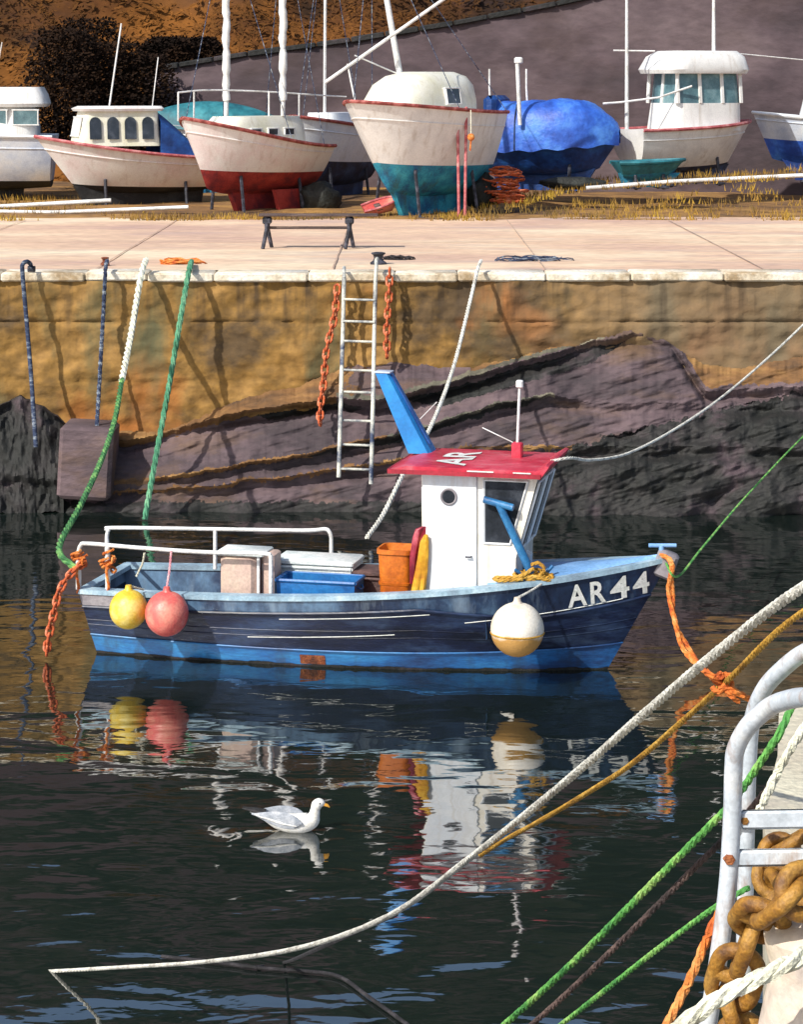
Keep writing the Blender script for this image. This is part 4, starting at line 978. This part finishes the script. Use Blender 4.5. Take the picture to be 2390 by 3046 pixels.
# red-bottomed ketch
t, P, zs = yboat('white ketch with dark red bottom and two stout white masts', 735, 644, 54, 230, 4.15, 2.2, 2.3, 1.62, 1.0, 'rose_white', 'red_antifouling', sw=.8, rake=.75, em=.4, trim='rust_red_trim', fin=(-1.6, .3), k0=.45)
ketch, Pk, zk_ = t, P, zs
MB().sloft([(-.2, 1.6, 1.35, .66), (-.25, 2.1, 1.25, .6), (-.3, 2.3, 1.1, .5)], 36, 5).build('cabin', 'cream_paint', t)
MB().sloft([(-1.0, 1.6, .5, .58), (-1.0, 1.98, .45, .52)], 30, 5).build('cockpit_coaming', 'cream_paint', t)
for s in (-1, 1):
    MB().prism([(-1.2, .0), (-.5, .0), (-.3, .62), (-1.3, .62)], s*.55-.05, s*.55+.05).build('bilge_keel', 'red_antifouling', t)
for xx in (.35, -.2, -.75): winbox((xx, .625, 1.95), (.32, .04, .16), t, 'glass_dark'); 
R228 = R(228)
def inl(t, p):                                        # world -> local of a thing
    d = Vector(p)-t.location; a = -t.rotation_euler.z; return Vector((d.x*math.cos(a)-d.y*math.sin(a), d.x*math.sin(a)+d.y*math.cos(a), d.z))
for xp, r in ((677, .105), (846, .115)):
    Ym = 54.6 if xp < 700 else 54.2
    b_, a_ = px(xp-4, 345, Ym), px(xp-4, -260, Ym)
    n = 26; pts = [inl(t, b_.lerp(a_, i/n)) for i in range(n+1)]
    mast = MB().tube(pts, .055, 8).build('mast', 'mast_white', t)
    sw_ = [p+Vector((.012*math.sin(i*1.7), .012*math.cos(i*1.3), 0)) for i, p in enumerate(pts[2:-2])]
    MB().tube(resample(crom(sw_, 3), .12), [.088+.03*noise.noise(Vector((i*.35, xp, 0)))+.012*math.sin(i*2.3) for i in range(len(resample(crom(sw_, 3), .12)))], 10).build('furled_sail', 'white_paint', mast)
def shrouds(t, P, zs, top, spots):
    for q, s_ in spots:
        MB().tube([P(q, zs(q), s_), top], .01, 5).build('shroud', 'navy_rope', t)
shrouds(t, P, zs, inl(t, px(673, -240, 54.6)), ((.42, 1), (.42, -1), (.99, 1)))
shrouds(t, P, zs, inl(t, px(842, -240, 54.2)), ((.12, 1), (.12, -1)))
mb = MB()
pl = [inl(t, px(x_, y_, d_)) for x_, y_, d_ in ((530, 275, 52.6), (620, 268, 53.2), (780, 272, 54.2), (960, 284, 55.2), (1030, 288, 55.6))]
mb.tube(crom(pl, 6), .022, 6); mb.build('guard_rail', 'mast_white', t)
for x_, y0, y1, d_ in ((530, 275, 470, 52.6), (577, 270, 350, 53), (800, 272, 345, 54.2), (890, 280, 350, 54.8)):
    MB().tube([inl(t, px(x_, y0, d_)), inl(t, px(x_, y1 if y1 < 400 else 360, d_))], .02, 6).build('stanchion', 'mast_white', t)

# teal-covered dinghy behind the ketch
t, P, zs = yboat('dinghy under a teal cover behind the ketch', 640, 560, 60, 188, 3.4, 1.5, 1.9, 1.75, .9, 'cool_white', 'teal_antifouling', name='dinghy', k0=.7)
mb = MB(); rows = []
for i in range(21):
    q = i/20; z = zs(q); p = P(min(q, .985), z); rows.append([Vector((p.x, p.y*lerp(-1.04, 1.04, j/10), z-.1+(.75*math.sin(math.pi*j/10)**.7)*(1-abs(q-.5)**2*2.2))) for j in range(11)])
mb.grid(rows).build('boat_cover', 'teal_tarp', t)
# small white yacht half hidden
t, P, zs = yboat('grey white yacht with dark blue bottom half hidden between the two big yachts', 985, 610, 58.5, 240, 3.6, 1.7, 2.25, 1.9, 1.05, 'cool_white', 'navy_bottom', rake=.6, trim='rust_red_trim', k0=.4)
MB().sloft([(-.3, 1.9, 1.0, .5), (-.3, 2.3, .9, .42)], 30, 5).build('cabin', 'cool_white', t)
MB().tube([(.3, 0, 2.2), (.25, 0, 7.5)], .04, 6).build('mast', 'mast_white', t); shrouds(t, P, zs, Vector((.25, 0, 7.2)), ((.5, 1), (.5, -1), (.98, 1)))

# big cream yacht with teal bottom
t, P, zs = yboat('big cream yacht with teal bottom and domed cabin', 1236, 640, 53, 232, 4.7, 2.5, 2.62, 2.35, 1.12, 'white_paint', 'teal_antifouling', sw=.72, rake=1.35, em=.42, eb=.9, trim='rust_red_trim', fin=(-1.7, .5), k0=.35, kr=.35)
big = t
MB().sloft([(-.15, 2.3, 1.55, .86), (-.2, 2.6, 1.5, .84), (-.3, 2.95, 1.35, .74), (-.4, 3.15, 1.1, .58), (-.5, 3.25, .7, .35)], 40, 3.2).build('cabin', 'cream_paint', t)
for xx in (-.3,):
    winbox((xx, .82, 2.7), (.5, .08, .36), t, 'glass_dark', 'white_paint', Matrix.Rotation(R(10), 3, 'X'))
b_, a_ = px(1196, 225, 53.2), px(1140, -80, 53.2); a_ = b_+(a_-b_)*1.6
MB().tube([inl(t, b_-Vector((0, 0, .25))), inl(t, a_)], [.075, .06], 10).build('mast', 'mast_white', t)
shrouds(t, P, zs, inl(t, a_), ((.5, 1), (.5, -1), (.99, 1), (.02, 1)))
MB().tube([inl(t, px(966, 246, 52.6)), inl(t, px(1420, -72, 52.9))], .04, 8).build('boom', 'mast_white', t)
MB().tube([inl(t, px(1034, 190, 52.7)), inl(t, px(1056, 300, 52.4))], .02, 6).build('stanchion', 'mast_white', t)
MB().tube([inl(t, px(1056, 165, 52.75)), inl(t, px(1190, 222, 53.2))], .018, 6).build('stay', 'mast_white', t)
for nm, (xa, dd, lab) in enumerate(((1366, 52.3, 'rose painted timber shore leaning on the big cream yacht, the left one of a pair'), (1384, 52.35, 'rose painted timber shore leaning on the big cream yacht, the right one of a pair'))):
    p = px(xa, 640, dd); p.z = gz(p.x, dd); q = px(xa-4+8*nm, 318, dd+.25)
    o = MB().tube([(0, 0, 0), q-p], .035, 8).build('boat_shore', 'rose_trim'); o.location = p; tag(o, lab, 'post', 'shores of the big yacht')
p = px(1402, 408, 52.1)
fl = thing('orange_float', 'small orange float hanging on the side of the big cream yacht', 'float', p)
MB().ball((0, 0, 0), .085, 16).build('float_ball', 'orange_rope', fl, 1.5); MB().tube([(0, 0, .08), (.0, .12, .6)], .012, 6).build('lanyard', 'cream_rope', fl)
MB().tube([(0, 0, -.08), (-.02, 0, -.3)], .02, 6).build('tail', 'orange_rope', fl)

# blue covered boat
t, P, zs = yboat('boat wrapped in a bright blue rounded cover', 1640, 566, 57, -16, 3.5, 1.75, 1.35, 1.15, .75, 'dark_blue_tarp', 'dark_blue_tarp', sw=.85, rake=.55, em=.33, eb=.7, k0=.3, name='covered_boat')
mb = MB(); rows = []
for i in range(31):
    q = i/30; z = zs(q); p = P(min(q, .985), z)
    hgt = .95*(1-max(0, (q-.55)/.45)**2.6*.9)*(1-.35*max(0, (.12-q)/.12)) 
    rows.append([Vector((p.x, p.y*1.05*math.copysign(abs(math.cos(math.pi*j/16))**.7, math.cos(math.pi*j/16)), z-.22+.25*min(1, j/2, (16-j)/2)+hgt*math.sin(math.pi*j/16)**.75+.03*math.sin(i*1.1+j))) for j in range(17)])
mb.grid(rows); mb.f.append(tuple(range(17))); mb.build('boat_cover', 'blue_tarp', t, 1.0)
MB().bbox((-1.35, 0, 1.55), (.32, 1.6, 1.5), .1).build('cover_flap', 'dark_blue_tarp', t)
a_, b_ = inl(t, px(1540, 190, 56.2)), inl(t, px(1548, 372, 56.2))
ps = MB().tube([b_, a_], .05, 8).build('post', 'mast_white', t)
MB().bbox(a_+Vector((.03, 0, .08)), (.2, .12, .16), .03).build('post_head', 'mast_white', ps)
for xx in (1457, 1567): MB().tube([inl(t, px(xx, 205, 57)), inl(t, px(xx, 262, 57)), inl(t, px(xx+6, 360, 57))], .025, 6).build('stanchion', 'mast_white', t)
mb = MB()                                             # strap tied round the cover
i = 9; mb.tube(crom([r+Vector((0, 0, .01)) for r in rows[i]], 2), .02, 5); mb.build('strap', 'navy_bottom', t)

# white boat with wheelhouse on the bank
t, P, zs = yboat('white motor boat with upright wheelhouse standing on the bank at the right', 2050, 545, 58, 27, 3.7, 1.9, 1.55, 1.35, .4, 'white_paint', 'navy_bottom', sw=.88, rake=.7, em=.35, eb=.8, trim='rose_trim', k0=.22, name='motor_boat')
MB().sloft([(.15, 1.3, 1.05, .72), (.2, 1.98, 1.0, .68)], 36, 6).build('cabin', 'white_paint', t)
MB().sloft([(.2, 1.98, .98, .66), (.2, 2.72, .92, .6)], 36, 7).build('window_band', 'glass_teal', t)
for xx in (-.75, -.1, .55, 1.1):
    for s in (-1, 1): MB().bbox((xx, s*.645, 2.35), (.09, .05, .76), .01, Matrix.Rotation(R(5*s), 3, 'X')).build('window_post', 'white_paint', t)
for yy in (-.62, 0, .62): MB().bbox((-.76, yy, 2.35), (.05, .09, .76), .01, Matrix.Rotation(R(5), 3, 'Y')).build('window_post', 'white_paint', t)
MB().sloft([(.15, 2.7, 1.2, .8), (.15, 2.8, 1.25, .84), (.2, 3.12, 1.12, .74), (.25, 3.26, .9, .6)], 36, 6).build('wheelhouse_roof', 'white_paint', t)
MB().tube([inl(t, px(2125, 170, 58)), inl(t, px(2125, -220, 58))], [.05, .03], 8).build('mast', 'mast_white', t)
mz = MB().tube([inl(t, px(1866, 385, 57.2)), inl(t, px(1866, -60, 57.2))], [.05, .035], 8).build('mast', 'mast_white', t)
MB().tube([inl(t, px(1826, 150, 57.2)), inl(t, px(1950, 152, 57.2))], .022, 6).build('crosstree', 'mast_white', mz)
mb = MB(); pl = [inl(t, px(x_, y_, d_)) for x_, y_, d_ in ((1795, 308, 56.9), (1850, 304, 56.9), (1960, 290, 57), (2060, 256, 57.1))]; mb.tube(pl, .028, 6); mb.build('boom', 'mast_white', t)
MB().tube([inl(t, px(2205, 160, 58.5)), inl(t, px(2390, 178, 59)), inl(t, px(2460, 182, 59))], .015, 6).build('aerial', 'mast_white', t)
# boat cut by the right edge
t, P, zs = yboat('pale blue and white boat cut off by the right edge of the quay', 2470, 536, 60, 172, 3.9, 1.9, 1.75, 1.5, .95, 'pale_blue_white', 'blue_tarp', sw=.85, rake=.5, em=.33, eb=.7, trim='cool_white', k0=.3, name='motor_boat')
MB().sloft([(-.3, 1.5, 1.1, .66), (-.35, 2.1, 1.0, .58)], 30, 6).build('cabin', 'cool_white', t)
# teal dinghy in front of the wheelhouse boat
t, P, zs = yboat('upturned looking low teal dinghy under the stern of the wheelhouse boat', 1935, 556, 55.5, 12, 1.75, .95, .66, .6, .3, 'teal_tarp', 'teal_antifouling', sw=.8, rake=.3, deck='teal_tarp', k0=.08, name='dinghy', trim='teal_tarp')
t['label'] = 'low teal dinghy under the stern of the wheelhouse boat'

# yard clutter
def lump(name, xp, yp, d, r, sx, sz, m, label, cat, seed):
    p = px(xp, yp, d); g = gz(p.x, d); o = MB().ball((0, 0, r*sz*.8), r, 22, sx, .8, sz, .3, seed).build(name, m, None, 1.5); o.location = (p.x, d, g); return tag(o, label, cat)
lump('tarpaulin_bundle', 950, 610, 54.6, .48, 1.0, .9, 'tyre_heap', 'black tarpaulin bundle between the ketch and the big cream yacht', 'bundle', 3)
lump('tarpaulin_bundle', 1432, 590, 54.2, .38, .9, 1.1, 'tyre_heap', 'black tarpaulin bundle beside the stern of the big cream yacht', 'bundle', 5)
lump('tarpaulin_bundle', 1700, 575, 55.6, .3, 2.6, .5, 'tyre_heap', 'low black tarpaulin under the blue covered boat', 'bundle', 8)
o = heap('net_heap', (0, 0, 0), .34, .3, .85, 'rust_orange', 44, .02, 'rust orange net heap in front of the blue covered boat', 'fishing net', 31)
p = px(1505, 560, 54.0); o.location = (p.x, 54.0, gz(p.x, 54.0))
kb = thing('red_dinghy', 'small bright red dinghy tilted behind the bench', 'dinghy', (0, 0, 0))
p = px(1085, 625, 52.6); kb.location = (p.x, 52.6, gz(p.x, 52.6)); kb.rotation_euler = (R(20), R(-14), R(10))
Pd_ = hull_fn(.85, .42, lambda q: .24+.05*q, lambda q: 0., .8, .2, .05, .4, .8)
band(Pd_, lambda q: 0, lambda q: .24+.05*q, 20, 4).build('hull', 'buoy_red', kb); strake(Pd_, lambda q: .24+.05*q, .025, 20).build('gunwale', 'rose_trim', kb)
MB().bbox((.35, 0, .18), (.14, .36, .03), .006).build('thwart', 'bench_wood', kb)
def spar(x0, y0, x1, y1, d, r, label):
    a, b = px(x0, y0, d), px(x1, y1, d); n = 14; pts = [a.lerp(b, i/n) for i in range(n+1)]
    pts = [Vector((p.x, p.y, max(p.z, gz(p.x, p.y)+r))) for p in pts]
    return tag(MB().tube(pts, r, 8).build('spar', 'mast_white'), label, 'spar', 'white spars lying on the ground')
spar(-200, 625, 330, 596, 53.6, .05, 'long white spar lying behind, under the launch at the left')
spar(-200, 646, 560, 616, 53.0, .045, 'long white spar lying in front, along the edge of the pavement at the left')
spar(1745, 578, 2600, 512, 54.6, .05, 'long white spar lying on the grass bank at the right')

# ---------------------------------------------------------------- the gull on the water
gp_ = pz(868, 2470, 0)
g = thing('seagull', 'white seagull with grey wings swimming on the dark water', 'bird', gp_, R(-6))
k = gp_.y/F*205/.62
sp_ = [((-.30, .135), .012, .02), ((-.24, .115), .05, .03), ((-.14, .085), .085, .065), ((-.02, .065), .105, .085), ((.1, .068), .1, .09), ((.18, .1), .075, .075), ((.205, .15), .052, .05), ((.215, .2), .044, .042), ((.228, .235), .05, .05), ((.25, .252), .048, .046), ((.278, .25), .036, .034), ((.3, .242), .012, .012)]
cpts = crom([(p[0], 0, p[1]) for p, _, _ in sp_], 4); rows = []
for i, c in enumerate(cpts):
    u = i/4; j = min(int(u), len(sp_)-2); f_ = u-j; ry_, rz_ = lerp(sp_[j][1], sp_[j+1][1], f_), lerp(sp_[j][2], sp_[j+1][2], f_)
    tn_ = (cpts[min(i+1, len(cpts)-1)]-cpts[max(i-1, 0)]).normalized(); nn_ = Vector((-tn_.z, 0, tn_.x))
    rows.append([(c+Vector((0, math.cos(2*math.pi*q/16)*ry_, 0))+nn_*math.sin(2*math.pi*q/16)*rz_)*k for q in range(16)])
mb = MB(); mb.grid(rows, True); mb.f.append(tuple(range(15, -1, -1))); mb.f.append(tuple(range(len(mb.v)-16, len(mb.v)))); mb.build('body', 'gull_white', g, 1.5)
for s in (-1, 1):
    mb = MB(); rows = []
    for i in range(13):
        u = i/12; x_ = lerp(.11, -.36, u); hz_ = .065*math.sin(math.pi*min(1, u*1.05)**.7)+.008; zc = lerp(.1, .15, u)
        yo = s*(lerp(.098, .02, u**1.6)+.014)
        rows.append([Vector((x_, yo+s*.012*math.cos(a), zc+hz_*math.sin(a)))*k for a in [q*math.pi/4 for q in range(8)]])
    mb.grid(rows, True); mb.build('wing', 'gull_grey', g, 1.5)
    MB().tube([Vector((-.24, s*.035, .155))*k, Vector((-.34, s*.028, .172))*k, Vector((-.45, s*.018, .19))*k], [.02*k, .017*k, .004*k], 8).build('wing_tip', 'black_rubber', g)
    for q in range(3):
        MB().tube([Vector((.06-.1*q, s*.118*(1-.12*q), .075+.02*q))*k, Vector((-.06-.1*q, s*.112*(1-.14*q), .09+.022*q))*k, Vector((-.17-.08*q, s*.085*(1-.2*q), .105+.022*q))*k], [.004*k, .007*k, .003*k], 6).build('feather_edge', 'gull_white', g)
    MB().ball(Vector((.262, s*.043, .262))*k, .007*k, 8).build('eye', 'black_rubber', g)
mb = MB(); mb.tube([Vector((.288, 0, .244))*k, Vector((.325, 0, .235))*k, Vector((.345, 0, .218))*k], [.016*k, .013*k, .003*k], 8); mb.build('beak', 'beak', g)
MB().tube([Vector((-.22, 0, .12))*k, Vector((-.38, 0, .16))*k], [.03*k, .008*k], 8).build('tail', 'gull_white', g)

# ---------------------------------------------------------------- the near quay and what stands on it
mb = MB(); mb.bbox((0, -2.4, 1.75), (26, 15.0, 5.5), .05); kind(mb.build('near_quay', 'near_concrete'), 'structure')
mb = MB(); mb.prism([(.84, 5.105), (9, 5.105), (9, 7.9), (1.27, 7.9), (1.16, 7.25), (1.03, 6.7)], -1, 4.5, 'z'); kind(mb.build('near_quay_wing', 'beige_concrete', smooth=.4), 'structure')
qe = 5.1
lad = thing('quay_ladder', 'white painted steel ladder with hooped handrails at the near quay edge', 'ladder', (0, 0, 0))
def stile(pts, r):
    return MB().tube(crom([px(*p) for p in pts], 10), r, 14).build('stile', 'ladder_paint', lad)
s1 = stile([(2066, 3300, 5.3), (2108, 3046, 5.28), (2142, 2830, 5.26), (2168, 2620, 5.25), (2180, 2420, 5.24), (2184, 2290, 5.22), (2192, 2225, 5.2), (2228, 2160, 5.16), (2290, 2104, 5.1), (2345, 2082, 5.0), (2400, 2074, 4.9), (2480, 2080, 4.75), (2580, 2150, 4.6), (2640, 2300, 4.55), (2660, 2750, 4.52), (2665, 3230, 4.52)], .0205)
s2 = stile([(2205, 3300, 5.75), (2216, 2800, 5.72), (2222, 2500, 5.7), (2228, 2280, 5.68), (2240, 2140, 5.66), (2275, 2050, 5.6), (2335, 1985, 5.52), (2400, 1938, 5.44), (2500, 1900, 5.3), (2620, 1960, 5.1), (2700, 2200, 4.9), (2720, 3000, 4.85), (2722, 3050, 4.85)], .02)
for y0, h_, x0 in ((2437, 56, 2204), (2551, 50, 2186)):
    a, b = px(x0, y0, 5.25), px(2640, y0+6, 5.22); hh = h_*5.25/F
    mb = MB(); c = (a+b)/2; d = b-a; mb.bbox(c+Vector((0, .012, 0)), (d.length, .016, hh), .006, Matrix.Rotation(math.atan2(-d.z, d.x), 3, 'Y')); mb.build('rung', 'ladder_paint', lad)
for x_, y_, r_, m_ in ((2216, 2438, .011, 'chain_ochre'), (2168, 2547, .0145, 'rust')):
    c = px(x_, y_, 5.25)+Vector((0, -.006 if x_ > 2200 else -.021, 0)); mb = MB(); mb.tube([c+Vector((0, .006, 0)), c+Vector((0, -.007, 0))], [r_, r_*.8], 6); mb.build('bolt', m_, lad)
nb = thing('mooring_bollard', 'cream painted iron bollard in the bottom right corner', 'bollard', (px(2440, 3046, 4.92).x, 4.92, 4.5))
MB().lathe([(0, 0), (.16, 0), (.16, .02), (.135, .06), (.118, .14), (.104, .2), (.1, .22), (.112, .26), (.116, .29), (.1, .315), (.06, .33), (0, .334)], n=40).build('bollard_body', 'bollard_cream', nb)
for k_ in range(4):
    a = k_*1.57+.6; MB().tube([(.143*math.cos(a), .143*math.sin(a), .02), (.143*math.cos(a), .143*math.sin(a), .045)], .012, 6).build('bolt', 'rust', nb)
chain('anchor_chain', 'heavy ochre stud link chain draped round the cream bollard', [px(2560, 2640, 4.92), px(2440, 2640, 4.8), px(2370, 2652, 4.8), px(2300, 2690, 4.85), px(2235, 2775, 4.98), px(2200, 2870, 5.05), px(2170, 2960, 5.08), px(2195, 3050, 5.1), px(2240, 3150, 5.1)], .148, .09, .0168, 'chain_ochre', True, .08, start=1)
chain('anchor_chain', 'ochre stud link chain hanging behind the ladder rungs', [px(2560, 2430, 5.5), px(2420, 2465, 5.5), px(2330, 2520, 5.5), px(2296, 2600, 5.5), px(2330, 2690, 5.4), px(2420, 2740, 5.3), px(2520, 2740, 5.2)], .13, .08, .0145, 'chain_ochre', True, .08)
rope('mooring_rope', 'thick cream rope lying across the cream bollard in the bottom right corner', [px(1960, 3110, 4.75), px(2030, 3050, 4.72), px(2150, 2965, 4.7), px(2270, 2905, 4.7), px(2380, 2850, 4.72), px(2480, 2790, 4.8), px(2580, 2760, 4.95)], .0175, 'cream_rope')
# mooring post out of the picture on the right that takes the long ropes
mp_ = thing('mooring_post', 'steel mooring post on the near quay right of the ladder', 'post', (1.08, 4.55, 4.5))
MB().lathe([(0, 0), (.12, 0), (.12, .03), (.06, .05), (.055, 1.3), (.08, 1.32), (.08, 1.38), (0, 1.4)], n=24).build('post_body', 'dark_iron', mp_)
PT = Vector((1.05, 4.58, 5.72))
white = [PT, px(2390, 1748, 5.5), px(2050, 2010, 6.4), px(1700, 2312, 7.6), px(1400, 2552, 9.0), px(1150, 2728, 10.8), px(880, 2822, 12.8), px(600, 2862, 15), px(350, 2878, 16.7), pz(140, 2890, -.02)]
rope('mooring_rope', 'long white mooring rope sweeping across the water from the right edge to lower left', white, .0135, 'white_rope')
rope('mooring_rope', 'thin ochre rope hanging just below the long white mooring rope', [PT+Vector((0, 0, -.06)), px(2390, 1822, 5.4), px(2150, 2040, 6.0), px(1900, 2258, 6.8), px(1740, 2364, 7.4), px(1600, 2446, 8.0), px(1500, 2500, 8.5), px(1430, 2545, 8.85)], .0085, 'ochre_rope')
kn = MB(); c = px(2150, 2036, 5.98)
for q in range(6):
    a0 = random.uniform(0, 6); cc = c+Vector((random.uniform(-.012, .012), 0, random.uniform(-.012, .012)))
    kn.rope([cc+Vector((.016*math.cos(a0+i*.6), .016*math.sin(a0+i*.6), .004*i-.018+.008*math.cos(i))) for i in range(11)], .0065, n=5)
kn.rope(crom([px(2100, 1995, 5.97), px(2128, 2018, 5.96), c, px(2190, 2058, 5.96), px(2236, 2082, 5.98)]), .009, n=5)
kn.rope(crom([px(2142, 2000, 5.97), c, px(2176, 2070, 5.96), px(2200, 2088, 5.97)]), .007, n=5)
tag(kn.build('rope_knot', 'orange_rope'), 'orange knot with loose ends tied on the ochre rope', 'knot')
rope('mooring_rope', 'bright green rope passing behind the near ladder down to the lower edge', [PT+Vector((.05, .1, -.3)), px(2420, 2050, 5.45), px(2310, 2200, 5.5), px(2200, 2362, 5.6), px(2140, 2430, 5.65), px(1950, 2620, 5.9), px(1720, 2850, 6.3), px(1500, 3050, 6.8), px(1200, 3300, 7.5)], .0098, 'bright_green_rope')
rope('mooring_rope', 'thinner bright green rope from the ladder foot to the lower edge', [px(2230, 2640, 5.4), px(2128, 2700, 5.45), px(1950, 2830, 5.7), px(1720, 3010, 6.1), px(1500, 3180, 6.6)], .007, 'bright_green_rope')
rope('mooring_rope', 'dark brown rope added as the shadow beneath the bright green rope', [px(2300, 2330, 5.6), px(2180, 2470, 5.7), px(2050, 2600, 5.85), px(1850, 2800, 6.1), px(1650, 2990, 6.5), px(1450, 3160, 6.9)], .0085, 'rope_shadow_brown')  # extra rope standing in for the green rope's shadow
rope('mooring_rope', 'pale rope slanting between the hoop and the upper ladder rung', [px(2520, 1990, 5.3), px(2410, 2140, 5.35), px(2330, 2270, 5.38), px(2262, 2410, 5.4), px(2250, 2440, 5.45)], .011, 'cream_rope')
rope('mooring_rope', 'orange rope hanging beside the foot of the near ladder', [px(2150, 2700, 5.32), px(2112, 2775, 5.3), px(2060, 2900, 5.3), px(1990, 3040, 5.3), px(1930, 3160, 5.3)], .011, 'orange_rope')
rope('floating_line', 'thin black line drifting on the water below the white mooring rope', [pz(480, 2845, .02), pz(640, 2862, .02), pz(780, 2880, .02), pz(920, 2890, .02), pz(1010, 2905, .02), pz(1090, 2960, .02), pz(1215, 3050, .02), pz(1300, 3120, .02)], .014, 'black_rope', laid=False)
rope('floating_line', 'short dark line forking from the black one towards the white rope', [pz(760, 2878, .025), pz(850, 2862, .05), px(940, 2825, 13.0), px(1080, 2762, 11.6), px(1180, 2718, 10.7)], .012, 'black_rope', laid=False)
